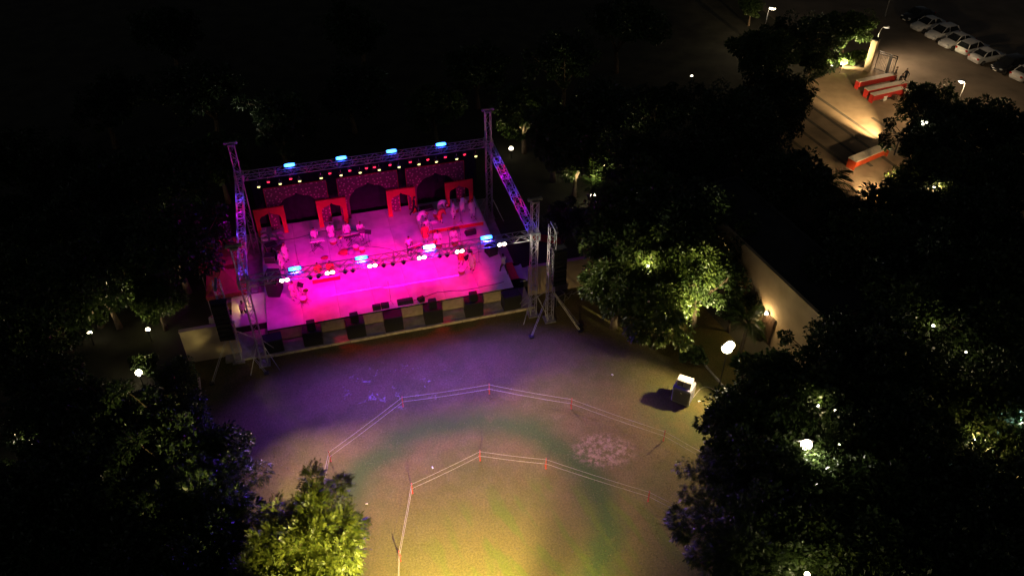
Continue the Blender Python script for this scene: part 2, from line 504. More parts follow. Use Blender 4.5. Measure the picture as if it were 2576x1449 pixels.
# grass tufts on the lawn
rng = np.random.default_rng(4)
def grass():
    n = 34000
    xy = np.column_stack([rng.uniform(-20, 15, n), rng.uniform(19, 46, n)])
    keep = ~((xy[:, 1] > 40.7 + (xy[:, 0] + 17) * 0.275))
    xy = xy[keep]; n = len(xy)
    a = rng.uniform(0, 2 * PI, n); h = rng.uniform(0.015, 0.045, n); w = rng.uniform(0.012, 0.03, n)
    lean = rng.normal(0, 0.04, (n, 2))
    v = np.zeros((n, 3, 3))
    dx = np.column_stack([np.cos(a), np.sin(a)]) * w[:, None]
    v[:, 0, :2] = xy - dx; v[:, 1, :2] = xy + dx; v[:, 2, :2] = xy + lean; v[:, 2, 2] = h
    return fast_mesh('grass', v.reshape(-1, 3), np.arange(n * 3).reshape(-1, 3), [M['grassblade']])
def fast_mesh(name, verts, faces, mats, smooth=False):
    me = bpy.data.meshes.new(name)
    k = faces.shape[1]
    me.vertices.add(len(verts)); me.vertices.foreach_set('co', np.asarray(verts, np.float32).ravel())
    me.loops.add(faces.size); me.loops.foreach_set('vertex_index', faces.ravel().astype(np.int32))
    me.polygons.add(len(faces)); me.polygons.foreach_set('loop_start', np.arange(0, faces.size, k, dtype=np.int32))
    if smooth: me.polygons.foreach_set('use_smooth', np.ones(len(faces), bool))
    for m in mats: me.materials.append(m)
    me.update(calc_edges=True); me.validate()
    return me
tag(link('grass', grass()), 'short dry grass growing over the worn lawn', 'grass', kind='stuff')

# terrace in front of the stage, with its kerb
mb = MB()
def sbox(mb, u0, u1, v0, v1, z0, z1, mat=0):
    c = S((u0 + u1) / 2, (v0 + v1) / 2, (z0 + z1) / 2)
    return mb.box(c, (u1 - u0, v1 - v0, z1 - z0), Matrix.Rotation(YAW, 3, 'Z'), mat)
sbox(mb, -12.0, 9.7, -5.46, 9.2, -0.3, 0.15)
tag(mb.build('terrace', M['concrete']), kind='structure')
mbk = []
random.seed(3)
tr = bpy.data.objects['terrace']
u = -9.9
while u < 9.3:
    w = random.uniform(1.0, 1.5)
    mb = MB(); c = S(u + w / 2, -5.55 + random.uniform(-0.012, 0.012), 0.09 + random.uniform(-0.006, 0.01))
    mb.bevbox(c, (w - 0.03, 0.15, 0.2), 0.02, 0, Matrix.Rotation(YAW + random.uniform(-0.008, 0.008), 3, 'Z'))
    mb.build('kerb_stone', M['kerb'], tr)
    u += w
# narrow edging strip on the left of the lawn
p0, p1 = at(500, 950), at(514, 1090)
d = (p1 - p0); n = 7
es = thing('edging_strip', (p0.x, p0.y, 0), 0, 'narrow pale concrete edging strip at the dark left end of the lawn', 'edging')
for i in range(n):
    c = d * ((i + 0.5) / n); mb = MB()
    mb.bevbox((c.x, c.y, 0.04), (0.16, d.length / n - 0.02, 0.1), 0.015, 0, Matrix.Rotation(math.atan2(d.y, d.x) - PI / 2, 3, 'Z'))
    mb.build('kerb_stone', M['kerb'], es)
# low dark edging line at the right of the lawn
p0, p1 = at(1748, 890), at(1830, 985)
d = p1 - p0; er = thing('edging_strip', (p0.x, p0.y, 0), 0, 'thin dark edging line at the right of the lawn beyond the cooler', 'edging')
for i in range(5):
    c = d * ((i + 0.5) / 5); mb = MB()
    mb.bevbox((c.x, c.y, 0.05), (0.12, d.length / 5 - 0.02, 0.12), 0.015, 0, Matrix.Rotation(math.atan2(d.y, d.x) - PI / 2, 3, 'Z'))
    mb.build('kerb_stone', M['concrete'], er)

# flank walls beside the stage
def flank(u0, u1, v, h, label):
    t = thing('boundary_wall', S((u0 + u1) / 2, v, 0), YAW, label, 'wall')
    L_ = u1 - u0
    MB().box((0, 0, h / 2), (L_, 0.24, h)).build('wall_panel', M['wall'], t)
    MB().bevbox((0, 0, h + 0.05), (L_ + 0.06, 0.32, 0.1), 0.02).build('coping', M['wall'], t)
    return t
flank(-14.4, -10.9, -4.62, 2.75, 'tan plastered wall flanking the stage on the left, behind the hanging speakers')
flank(9.75, 16.5, -3.95, 2.55, 'tan plastered wall flanking the stage on the right, under the trees')

# building with lit plaster wall at the right
BLD = {}
def building():
    A = at(1897, 649, 5.2); B = at(2037, 782, 5.2)
    d = (B - A); d.z = 0; dn = d.normalized(); nrm = Vector((dn.y, -dn.x, 0))
    if nrm.y > 0: nrm = -nrm
    ang = math.atan2(dn.y, dn.x)
    P0 = A - dn * 9.0; Lw = 9.0 + d.length + 1.2
    mid = P0 + dn * (Lw / 2) - nrm * 2.4
    BLD.update(c=mid.copy(), ang=ang, L=Lw)
    t = thing('building', (mid.x, mid.y, 0), ang, 'flat roofed building with tan plaster wall and a wall lamp behind the trees', 'building')
    # local: x along wall; facing side is -y or +y
    s = -1 if (Matrix.Rotation(ang, 3, 'Z') @ Vector((0, -1, 0))).dot(nrm) > 0 else 1
    MB().box((0, 0, 2.6), (Lw, 4.8, 5.2)).build('wall', M['bwall'], t)
    MB().box((0, 0, 5.16), (Lw - 0.5, 4.3, 0.14)).build('roof', M['roof'], t)
    MB().box((0, s * 2.28, 5.35), (Lw - .01, .24, .32)).build('parapet', M['bwall'], t)
    for (cx, cy, sx_, sy_) in ((0, -s * 2.28, Lw, 0.24), (Lw / 2 - 0.12, 0, 0.24, 4.3), (-Lw / 2 + 0.12, 0, 0.24, 4.3)):  # rear and end parapets coloured dark so their edges look unlit
        MB().box((cx, cy, 5.3), (sx_ - 0.01, sy_, 0.22)).build('parapet', M['roof'], t)
    inv = (Matrix.Translation((mid.x, mid.y, 0)) @ Matrix.Rotation(ang, 4, 'Z')).inverted()
    door = at(1935, 850, 0.0); dl = inv @ door
    dx = dl.x
    fr = MB(); fr.box((dx, s * 2.430, 1.15), (1.25, 0.07, 2.3)); fro = fr.build('door', M['wood'], t)
    for k in range(5):
        MB().box((dx - 0.44 + k * 0.22, s * 2.475, 1.12), (0.19, 0.03, 2.1)).build('door_slat', M['wood'], fro)
    dl2 = inv @ at(1840, 830, 0.0)
    MB().box((dl2.x, s * 2.450, 1.5), (0.16, 0.1, 3.0)).build('downpipe', M['wood'], t)
    lp = inv @ at(1925, 790, 2.3); lx = lp.x
    wl = MB().box((lx, s * 2.460, 2.35), (0.2, 0.12, 0.16)).build('lamp_bracket', M['blackmetal'], t)
    MB().lathe([(0.05, 0.12), (0.12, 0.05), (0.13, -0.08), (0.06, -0.12)], (lx, s * 2.600, 2.35), 10).build('lamp_shade', M['lampglow'], wl)
    wpt = inv.inverted() @ Vector((lx, s * 2.850, 2.3))
    point(t, wpt, 36, (1.0, 0.68, 0.3), 0.08)
    return t
building()

# ================================================================== STAGE
DZ = 1.35
def stage_structure():
    t = thing('stage', S(-0.22, 1.85, 0.15), YAW, 'wide pale stage deck flooded with magenta light', 'stage')
    w, dpt = 17.5, 12.44
    dk = MB().box((0, 0, DZ - 0.15 - 0.08), (w, dpt, 0.1)).build('deck', M['black'], t)
    nx, ny = 7, 5
    sm = MB().box((0, 0, 0), (w / nx - 0.012, dpt / ny - 0.012, 0.03)).mesh('deck_sheet', M['deck'])
    for i in range(nx):
        for j in range(ny):
            o = link('deck_sheet', sm, dk, (-w / 2 + w * (i + .5) / nx, -dpt / 2 + dpt * (j + .5) / ny, DZ - 0.15 - 0.015 - .003 * ((i * 3 + j) % 2)))
    n = 9; fw = w / n
    for k in range(n):
        MB().box((-w / 2 + fw * (k + 0.5), -dpt / 2 + 0.03, DZ - 0.15 - 0.12 - 0.46), (fw - 0.012, 0.04, 0.92)).build('fascia_board', M['fascia'], t)
    for s_ in (-1, 1):
        for k in range(5):
            MB().box((s_ * (w / 2 - 0.03), -dpt / 2 + dpt * (k + 0.5) / 5, DZ - 0.15 - 0.12 - 0.5), (0.04, dpt / 5 - 0.012, 1.0)).build('side_board', M['black'], t)
    for i in range(7):
        for j in range(4):
            x = -w / 2 + 0.4 + (w - 0.8) * i / 6; y = -dpt / 2 + 0.4 + (dpt - 0.8) * j / 3
            MB().tube((x, y, 0), (x, y, DZ - 0.28), 0.04, n=6).build('leg', M['steel'], t)
    return t
stage = stage_structure()
# metal cable strip across the front part of the deck (catches the light)
def floor_strip(u0, v0, u1, v1, label):
    a, b = S(u0, v0, DZ), S(u1, v1, DZ)
    d = b - a
    t = thing('cable_cover', (a + b) / 2, math.atan2(d.y, d.x), label, 'cable cover')
    n = max(1, int(d.length / 1.0))
    for k in range(n):
        mb = MB(); x = -d.length / 2 + d.length * (k + 0.5) / n
        mb.prism([(-0.05, 0.003), (0.05, 0.003), (0.03, 0.022), (-0.03, 0.022)], d.length / n - 0.01)
        mb.v = [(x + q[1], q[0], q[2]) for q in mb.v]
        mb.f = [f[::-1] for f in mb.f]
        mb.build('cover_strip', M['chrome'], t)
M['chrome'] = mat('bright_metal_strip', (0.85, 0.85, 0.85), 0.32, 0.6, 0.1, 4)
floor_strip(-4.2, -1.75, -0.8, -1.75, 'thin cable cover strip on the deck in front of the low musicians dais')
floor_strip(-0.6, -1.95, 5.1, -1.95, 'bright metal cable cover strip across the front of the deck, right of centre')
def deck_cable(pts, label):
    P_c = [S(a, b_, DZ + .012) for a, b_ in pts]
    q = []
    for i in range(len(P_c) - 1):
        for k in range(5): q.append(P_c[i].lerp(P_c[i + 1], k / 5) + Vector((random.uniform(-.06, .06), random.uniform(-.06, .06), 0)))
    q.append(P_c[-1])
    o = MB().path([p_ - q[0] for p_ in q], .016, 5).build('stage_cable', M['blackmetal']); o.location = q[0]
    tag(o, label, 'cable', 'cables on the deck')
random.seed(21)
deck_cable(((-8.6, 6.0), (-6.5, 5.9), (-4.4, 6.3), (-2.2, 6.2), (-1.0, 5.2)), 'black cable trailing over the rear left of the deck')
deck_cable(((-1.2, 3.4), (0.4, 2.7), (1.6, 1.2)), 'black cable between the rear left four and the centre keyboard')
deck_cable(((-6.4, -1.2), (-6.9, 0.4), (-7.4, 1.5)), 'black cable behind the singer at front left')
deck_cable(((5.2, -1.2), (5.9, 0.2), (7.3, 0.4)), 'black cable from the front right performers to the side fill')
deck_cable(((1.2, -3.9), (3.0, -3.5), (5.4, -3.8), (8.0, -3.6)), 'black cable along the front edge of the deck')
# low riser at rear right
def low_platform(u0, u1, v0, v1, z0, h, topm, sidem, name, label, cat):
    t = thing(name, S((u0 + u1) / 2, (v0 + v1) / 2, z0), YAW, label, cat)
    w, d = u1 - u0, v1 - v0
    MB().box((0, 0, h - 0.03), (w, d, 0.06)).build('top', topm, t)
    MB().box((0, -d / 2 + 0.04, h / 2 - 0.03), (w - 0.04, 0.04, h - 0.06)).build('front_skirt', sidem, t)
    MB().box((0, d / 2 - 0.04, h / 2 - 0.03), (w - 0.04, 0.04, h - 0.06)).build('back_skirt', sidem, t)
    for s in (-1, 1):
        MB().box((s * (w / 2 - 0.04), 0, h / 2 - 0.03), (0.04, d - 0.13, h - 0.06)).build('side_skirt', sidem, t)
    return t
low_platform(3.2, 8.3, 3.75, 6.4, DZ, 0.38, M['deck'], M['redpaint'], 'riser', 'low riser with red front at the back right of the stage', 'riser')
low_platform(-5.55, -3.5, -0.15, 1.15, DZ, 0.42, M['whitecloth'], M['redpaint'], 'dais', 'low white topped dais with red skirt, where two seated musicians in orange play', 'dais')
low_platform(-11.4, -9.05, -2.75, 0.6, 0.15, 0.62, M['deck'], M['black'], 'side_platform', 'lower side platform at the left of the stage, beside the canopies', 'platform')

# steps on the right side
def steps():
    t = thing('side_steps', S(9.3, -2.2, 0.15), YAW, 'wooden steps with broad treads at the right side of the stage', 'steps')
    for k, (x, z) in enumerate(((-0.35, 0.95), (0.35, 0.62), (1.0, 0.3))):
        MB().box((x, 0, z), (0.62, 2.0, 0.05)).build('tread', M['redpaint'] if k == 0 else M['deck'], t)
    for s in (-1, 1):
        MB().prism([(-0.66, 0.0), (1.3, 0.0), (1.3, 0.27), (-0.04, 0.93), (-0.66, 0.93)], 0.05).build('stringer', M['black'], t).location = (0, s * 0.95, 0)
steps()

# ------------------------------------------------------------------ truss rig
def truss_section_mesh(L_, w):
    key = ('ts', round(L_, 3), w)
    if key in CACHE: return CACHE[key]
    h = w / 2
    mb = MB()
    for sy in (-1, 1):
        for sz in (-1, 1):
            mb.tube((-L_ / 2, sy * h, sz * h), (L_ / 2, sy * h, sz * h), 0.029, n=6)
    ch = mb.mesh('truss_section', M['alu'])
    lc = MB()
    n = max(1, round(L_ / 0.55)); n += n % 2
    xs = [-L_ / 2 + 0.03 + (L_ - 0.06) * i / n for i in range(n + 1)]
    r = 0.0155
    for i in range(n):
        up = 1 if i % 2 == 0 else -1
        for s in (-1, 1):
            lc.tube((xs[i], s * h, -up * h), (xs[i + 1], s * h, up * h), r, n=5)
            lc.tube((xs[i], -up * h, s * h), (xs[i + 1], up * h, s * h), r, n=5)
    for i in (0, n // 2, n):
        for s in (-1, 1):
            lc.tube((xs[i], s * h, -h), (xs[i], s * h, h), r, n=5)
            lc.tube((xs[i], -h, s * h), (xs[i], h, s * h), r, n=5)
    lace = lc.mesh('lacing', M['alu'])
    CACHE[key] = (ch, lace)
    return CACHE[key]
CACHE = {}
def horizontal_truss(a, b, label, w=0.5, nsec=8, name='box_truss'):
    a, b = Vector(a), Vector(b)
    d = b - a
    t = thing(name, (a + b) / 2, math.atan2(d.y, d.x), label, 'truss')
    L_ = d.length / nsec
    ch, lace = truss_section_mesh(L_ - 0.02, w)
    for k in range(nsec):
        o = link('truss_section', ch, t, (-d.length / 2 + L_ * (k + 0.5), 0, 0))
        q = link('lacing', lace, o); q['kind'] = 'stuff'
    return t
TZ = 7.14
HW, HD = 9.46, 6.15
g = 0.33
TR_front = horizontal_truss(S(-HW + g, -HD, TZ), S(HW - g, -HD, TZ), 'front lighting truss spanning the stage, carrying white blinders and blue strobes', nsec=8)
TR_back = horizontal_truss(S(-HW + g, HD + 0.35, TZ), S(HW - g, HD + 0.35, TZ), 'rear lighting truss above the arches with four blue strobes on top', nsec=8)
TR_left = horizontal_truss(S(-HW, -HD + g, TZ), S(-HW, HD + 0.35 - g, TZ), 'left side truss glowing blue between the two left towers', nsec=5)
TR_right = horizontal_truss(S(HW, -HD + g, TZ), S(HW, HD + 0.35 - g, TZ), 'right side truss glowing blue between the two right towers', nsec=5)

def tower(u, v, top, label, sleeve_z=TZ, w=0.42, legs=((1, -1), (-1, -1), (1, 1), (-1, 1)), group='truss towers'):
    t = thing('truss_tower', S(u, v, 0), YAW, label, 'truss tower')
    zb = 0.12
    nsec = max(2, round((top - zb) / 2.4)); L_ = (top - zb) / nsec
    ch, lace = truss_section_mesh(L_ - 0.01, w)
    for k in range(nsec):
        o = link('truss_section', ch, t, (0, 0, zb + L_ * (k + 0.5)))
        o.rotation_euler = (0, -PI / 2, 0)
        q = link('lacing', lace, o); q['kind'] = 'stuff'
    MB().box((0, 0, 0.06), (0.75, 0.75, 0.1)).build('base_plate', M['steel'], t)
    if sleeve_z:
        sl = MB(); e = 0.31
        for sx in (-1, 1):
            for sy in (-1, 1):
                sl.box((sx * e, sy * e, sleeve_z), (0.05, 0.05, 0.62))
        for sz in (-1, 1):
            for s in (-1, 1):
                sl.box((0, s * e, sleeve_z + sz * 0.29), (0.57, 0.046, 0.05))
                sl.box((s * e, 0, sleeve_z + sz * 0.29), (0.046, 0.57, 0.05))
        for s in (-1, 1):
            sl.tube((-e, s * e, sleeve_z - 0.28), (e, s * e, sleeve_z + 0.28), 0.018, n=5)
            sl.tube((-e, s * e, sleeve_z + 0.28), (e, s * e, sleeve_z - 0.28), 0.018, n=5)
            sl.tube((s * e, -e, sleeve_z - 0.28), (s * e, e, sleeve_z + 0.28), 0.018, n=5)
        sl.build('sleeve_block', M['alu'], t)
    cp = MB(); cp.box((0, 0, top + 0.06), (0.5, 0.5, 0.08)); cp.box((0, 0, top + 0.17), (0.95, 0.16, 0.14))
    for s in (-1, 1): cp.tube((s * 0.4, -0.1, top + 0.17), (s * 0.4, 0.1, top + 0.17), 0.1, n=10)
    cp.build('head_block', M['steel'], t)
    for lx, ly in legs:
        MB().tube((lx * 0.22, ly * 0.22, 1.9), (lx * 0.95, ly * 0.95, 0.08), 0.026, n=6).build('outrigger', M['alu'], t)
    return t
tower(-HW, -HD, 9.8, 'front left truss tower standing on the lawn before the stage')
tower(HW, -HD, 9.8, 'front right truss tower standing on the lawn before the stage')
tower(-HW, HD + 0.35, 9.8, 'rear left truss tower behind the canopies')
tower(HW, HD + 0.35, 9.8, 'rear right truss tower standing clear against the dark trees')

# PA towers with hanging arrays
def pa_tower(u, v, top, label, legs):
    t = thing('speaker_tower', S(u, v, 0), YAW, label, 'truss tower')
    nsec = 4; zb = 0.12; L_ = (top - zb) / nsec
    ch, lace = truss_section_mesh(L_ - 0.01, 0.44)
    for k in range(nsec):
        o = link('truss_section', ch, t, (0, 0, zb + L_ * (k + 0.5))); o.rotation_euler = (0, -PI / 2, 0)
        q = link('lacing', lace, o); q['kind'] = 'stuff'
    MB().box((0, 0, 0.06), (0.8, 0.8, 0.1)).build('base_plate', M['steel'], t)
    MB().box((0.0, -0.35, top + 0.08), (0.16, 1.3, 0.12)).build('head_beam', M['steel'], t)
    for lx, ly in legs:
        o = MB()
        for e in (-0.05, 0.05):
            o.tube((lx * 0.2 + e, ly * 0.2, 2.6), (lx * 1.7 + e, ly * 1.7, 0.1), 0.017, n=6)
        o.build('outrigger', M['alu'], t)
        MB().box((lx * 1.75, ly * 1.75, 0.05), (0.32, 0.32, 0.08)).build('foot_pad', M['blackmetal'], t)
    return t
def line_array(u, v, ztop, n, label, tilt=0.0):
    t = thing('line_array', S(u, v, ztop), YAW + tilt, label, 'loudspeaker')
    ch = 0.36; w = 0.98; dp = 0.62
    cab = MB()
    cab.add([(-w / 2, -dp / 2, ch / 2 - 0.012), (w / 2, -dp / 2, ch / 2 - 0.012), (w / 2 - 0.08, dp / 2, ch / 2 - 0.06), (-w / 2 + 0.08, dp / 2, ch / 2 - 0.06),
             (-w / 2, -dp / 2, -ch / 2 + 0.012), (w / 2, -dp / 2, -ch / 2 + 0.012), (w / 2 - 0.08, dp / 2, -ch / 2 + 0.06), (-w / 2 + 0.08, dp / 2, -ch / 2 + 0.06)],
            [(0, 1, 2, 3), (7, 6, 5, 4), (0, 4, 5, 1), (1, 5, 6, 2), (2, 6, 7, 3), (3, 7, 4, 0)])
    cm = cab.mesh('cabinet', M['black'])
    gm = MB().box((0, -dp / 2 - 0.012, 0), (w - 0.06, 0.02, ch - 0.07)).mesh('grille', M['grille'])
    MB().box((0, 0, 0.05), (w, 0.5, 0.06)).build('flying_frame', M['blackmetal'], t)
    for k in range(n):
        a = -0.012 * k * k * 0.25
        o = link('cabinet', cm, t, (0, -0.01 * k * k * 0.2, -0.2 - ch * k)); o.rotation_euler = (-a, 0, 0)
        link('grille', gm, o)
    return t
pa_tower(-11.15, -5.35, 6.9, 'lattice speaker tower on splayed legs at the left of the stage', ((1, -1), (-1, -1), (1.2, 0.6), (-1, 1)))
line_array(-11.25, -5.95, 5.7, 8, 'black hanging speaker column on the left tower', -0.1)
pa_tower(10.45, -7.0, 8.3, 'lattice speaker tower on splayed legs at the right of the stage', ((1, -1), (-1, -0.8), (-1, 1), (1.1, -0.7)))
line_array(10.95, -7.0, 6.3, 8, 'black hanging speaker column on the right tower', 0.1)

# ------------------------------------------------------------------ lighting fixtures
def strobe(u, v, label, hot=False, back=False):
    t = thing('strobe_light', S(u, v, TZ + 0.26), YAW, label, 'strobe light', 'blue strobes on the trusses')
    MB().bevbox((0, 0, 0.14), (0.86, 0.2, 0.16), 0.03).build('housing', M['blackmetal'], t)
    MB().ball((0, -0.10, 0.15), (0.4, 0.05, 0.085), 16, 8).build('lens', M['strobe_hot'] if hot else M['strobe'], t)
    MB().ball((0, -0.0, 0.225), (0.4, 0.09, 0.03), 16, 8).build('glow_tube', M['strobe_hot'] if hot else M['strobe'], t)
    for s in (-1, 1): MB().box((s * 0.45, 0, 0.08), (0.025, 0.06, 0.2)).build('bracket', M['steel'], t)
    return t
BLUE = (0.02, 0.03, 1.0)
for k, u in enumerate((-5.73, -1.92, 1.87, 5.70)):
    t = strobe(u, HD + 0.35, '%s blue strobe on top of the rear truss' % (['leftmost', 'second from left', 'third from left', 'rightmost'][k]))
    spot(t, S(u, HD - 0.05, TZ + 0.62), S(u, -2.5, DZ), 60, (0.12, 0.0, 1.0), 120, 0.9, 0.2)
    point(t, S(u, HD + 0.05, TZ + 0.48), 12, BLUE, 0.12)
for k, u in enumerate((-6.23, -2.06, 2.33, 6.15)):
    t = strobe(u, -HD, '%s blue strobe on the front truss' % (['leftmost', 'second from left', 'white hot third', 'rightmost'][k]), k == 2)
    spot(t, S(u, -HD - 0.2, TZ + 0.6), S(u * 1.0, -14.5, 0), [1700, 3200, 3100, 2600][k], (0.15, 0.04, 1.0), 98, 0.6, 0.2)
    point(t, S(u, -HD - 0.35, TZ + 0.15), 14, BLUE, 0.12)

def blinder(u, label, k):
    t = thing('blinder_light', S(u, -HD - 0.36, TZ - 0.02), YAW, label, 'blinder', 'paired white blinders on the front truss')
    MB().box((0, 0.06, 0), (0.62, 0.06, 0.06)).build('bracket', M['steel'], t)
    for s in (-1, 1):
        c = MB(); c.tube((s * 0.16, 0.05, 0), (s * 0.16, -0.1, 0.0), 0.11, 0.14, 12)
        o = c.build('lamp_can', M['blackmetal'], t)
        MB().tube((s * 0.16, -0.101, 0), (s * 0.16, -0.13, 0), 0.135, 0.1, 12).build('lens', M['blinder'], o)
    tgt = S(u * (1.1 if k == 0 else 1.3), -20.0, 0)
    spot(t, S(u, -HD - 0.52, TZ - 0.02), tgt, [4800, 3700, 2900, 2400, 2300, 2600][k], (1.0, 0.57, 0.52), 48 if k < 5 else 60, 1.0, 0.12)
    if k == 5: spot(t, S(u + .1, -HD - 0.55, TZ - 0.02), at(1590, 650, 5.5), 800, (1.0, .86, .62), 76, 1.0, 0.12)  # second spot added beside the lens to brighten the right tree clump
    return t
for k, u in enumerate((-6.97, -4.15, -1.46, 1.73, 4.24, 7.10)):
    blinder(u, '%s pair of white blinder lamps from the left on the front truss' % ORD[k], k)

def par(u, v, z, yawx, label, group, lens, name='par_light', pitch=0.6, body=M['blackmetal']):
    t = thing(name, S(u, v, z), YAW + yawx, label, 'stage light', group)
    MB().tube((0, 0, 0.36), (0, 0, 0.16), 0.02, n=6).build('clamp', M['steel'], t)
    y = MB(); y.box((0, 0, 0.15), (0.3, 0.04, 0.025))
    for s in (-1, 1): y.box((s * 0.15, 0, 0.06), (0.02, 0.04, 0.2))
    y.build('yoke', M['blackmetal'], t)
    d = Vector((0, -math.cos(pitch), -math.sin(pitch)))
    c = MB(); c.tube(-d * 0.14, d * 0.12, 0.1, 0.13, 12)
    o = c.build('can', body, t)
    MB().tube(d * 0.121, d * 0.135, 0.115, 0.1, 12).build('lens', lens, o)
    return t
M['deadlens'] = mat('unlit_lens', (0.1, 0.1, 0.11), 0.15)
# rear truss: yellow-white moving heads and red pars, alternating
bx = lambda px: (px - 600) / (1232 - 600) * 2 * HW - HW
RED = (1.0, 0.0, 0.03); PINK = (1.0, 0.0, 0.55)
heads = [650, 704, 753, 807, 857, 905, 953, 1003, 1053, 1097, 1148, 1196]
reds = [676, 732, 830, 880, 922, 942, 981, 1032, 1076, 1120, 1168]
def px_u(px):   # across the rear truss by its measured position
    lo, hi = -9.6, 9.6
    for _ in range(40):
        m_ = (lo + hi) / 2
        P = S(m_, HD + 0.1, 6.4)
        dy = P - Vector((0, 0, CAM_H)); p = R(PITCH)
        f = dy.y * math.cos(p) - dy.z * math.sin(p)
        x = PW / 2 + FPX * dy.x / f
        if x < px: lo = m_
        else: hi = m_
    return (lo + hi) / 2
for k, px in enumerate(heads):
    u = px_u(px)
    t = par(u, HD + 0.05, 6.35, 0, '%s yellow-white moving head from the left under the rear truss' % ORD[k], 'moving heads under the rear truss', M['headglow'], 'moving_head', 0.55)
    if k % 2 == 0:
        spot(t, S(u, HD - 0.15, 6.2), S(u * 0.75, 1.2, DZ), 70, (1.0, 0.0, 0.6), 34, 0.9, 0.1)
for k, px in enumerate(reds):
    u = px_u(px)
    t = par(u, HD + 0.1, 6.62, 0, '%s small red par from the left under the rear truss' % ORD[k], 'red pars under the rear truss', M['redglow'], 'par_light', 0.5)
    spot(t, S(u, HD - 0.1, 6.45), S(u * 0.85, -0.4 if k % 2 else 2.2, DZ), 520 if k % 2 else 200, RED, 38, 0.9, 0.1)
# front truss pars aimed at the stage (backs towards the audience)
fp = [-7.6, -5.4, -4.9, -3.2, -2.7, -0.7, -0.1, 0.6, 3.0, 3.5, 5.0, 7.4]
for k, u in enumerate(fp):
    t = par(u, -HD, 6.62, PI, '%s black par can from the left hanging under the front truss' % ORD[k], 'par cans under the front truss', M['deadlens'] if k % 3 == 2 else M['redglow'], 'par_light', 0.75)
    if k % 3 != 2:
        if k % 2 == 0:
            spot(t, S(u, -HD + 0.15, 6.5), S(u * 1.0, -1.3, DZ), 380, PINK, 64, 0.9, 0.1)
        else:
            spot(t, S(u, -HD + 0.15, 6.5), S(u * 1.0, 1.7, DZ), 1500, (1.0, 0.0, 0.44), 54, 0.9, 0.1)
# side truss fixtures
for s, nm in ((-1, 'left'), (1, 'right')):
    for k, v in enumerate((-4.2, -2.2, 0.0, 2.2, 4.4)):
        t = par(s * HW, v, 6.62, -s * PI / 2, '%s red moving head from the front under the %s side truss' % (['first', 'second', 'third', 'fourth', 'fifth'][k], nm),
                'moving heads under the side trusses', M['redglow'], 'moving_head', 0.8)
        if k in (1, 2):
            spot(t, S(s * (HW - 0.2), v, 6.5), S(s * 3.5, v - (1.5 if k == 1 else 2.6), 0.6), 380, RED, 52, 0.8, 0.08)
        if s < 0 and k in (2, 4): spot(t, S(s * HW - .25, v, 6.5), S(-11.6, v + .3 if k == 2 else 3.6, 2.5), 150, (.45, .0, .55), 70, .9, .1)  # outward purple spots added to light the left canopies
        point(t, S(s * HW, v - 0.8, TZ + 0.05), 9, (0.10, 0.05, 1.0) if k % 2 == 0 else (0.5, 0.0, 0.8), 0.1)  # coloured points added inside the truss to make its tubes glow
        if k % 2: point(t, S(s * HW, v + 0.3, TZ + 0.02), 5, (1, 0, 0.1), 0.1)

# ------------------------------------------------------------------ scenery flats
def arch_mesh(name, w, h, hw, spring, peak, lobes, t, material):
    def zc(x):
        a = math.acos(max(-1, min(1, x / hw)))
        base = spring + (peak - 0.16 - spring) * math.sin(a)
        base -= 0.07 * (1 - abs(math.sin(lobes * a)))
        k = max(0.0, 1 - abs(x) / (hw * 0.22))
        return base + 0.16 * k * k * 1.0 + 0.02
    n = 44
    xs = [-hw * math.cos(PI * i / n) for i in range(n + 1)]
    zs = [spring if i in (0, n) else zc(xs[i]) for i in range(n + 1)]
    mb = MB()
    y0, y1 = -t / 2, t / 2
    for i in range(n):
        a, b = (xs[i], zs[i]), (xs[i + 1], zs[i + 1])
        mb.add([(a[0], y0, a[1]), (b[0], y0, b[1]), (b[0], y0, h), (a[0], y0, h)], [(0, 1, 2, 3)])
        mb.add([(a[0], y1, a[1]), (b[0], y1, b[1]), (b[0], y1, h), (a[0], y1, h)], [(3, 2, 1, 0)])
        mb.add([(a[0], y0, a[1]), (b[0], y0, b[1]), (b[0], y1, b[1]), (a[0], y1, a[1])], [(3, 2, 1, 0)])
    for s in (-1, 1):
        c = s * (hw + w / 2) / 2
        mb.box((c, 0, h / 2), (w / 2 - hw, t, h))
    mb.add([(-hw, y0, h), (hw, y0, h), (hw, y1, h), (-hw, y1, h)], [(0, 1, 2, 3)])
    return mb.mesh(name, material)
pm = arch_mesh('arch_panel', 4.7, 3.85, 1.62, 1.55, 3.12, 5, 0.07, M['panel'])
edge = MB()
for (x0, z0, x1, z1) in ((-2.36, 0, -2.36, 3.86), (2.36, 0, 2.36, 3.86), (-2.36, 3.86, 2.36, 3.86)):
    edge.box(((x0 + x1) / 2, 0, (z0 + z1) / 2), (abs(x1 - x0) + 0.03, 0.09, abs(z1 - z0) + 0.03))
em = edge.mesh('edge_trim', M['redpaint'])
brace_m = MB().tube((0, 0.04, 2.8), (0, 1.3, 0.02), 0.03, n=5).mesh('brace', M['wood'])
for k, uc in enumerate((-5.69, -0.14, 5.27)):
    t = thing('scenery_flat', S(uc, 7.5, DZ), YAW, '%s large star dotted pink flat with scalloped arch opening' % ['left', 'middle', 'right'][k], 'scenery flat', 'large dotted arch flats')
    link('arch_panel', pm, t); link('edge_trim', em, t)
    for s in (-1, 1): link('brace', brace_m, t, (s * 2.0, 0, 0))
am = arch_mesh('arch_frame', 2.3, 2.5, 0.82, 1.42, 2.16, 3, 0.14, M['redpaint'])
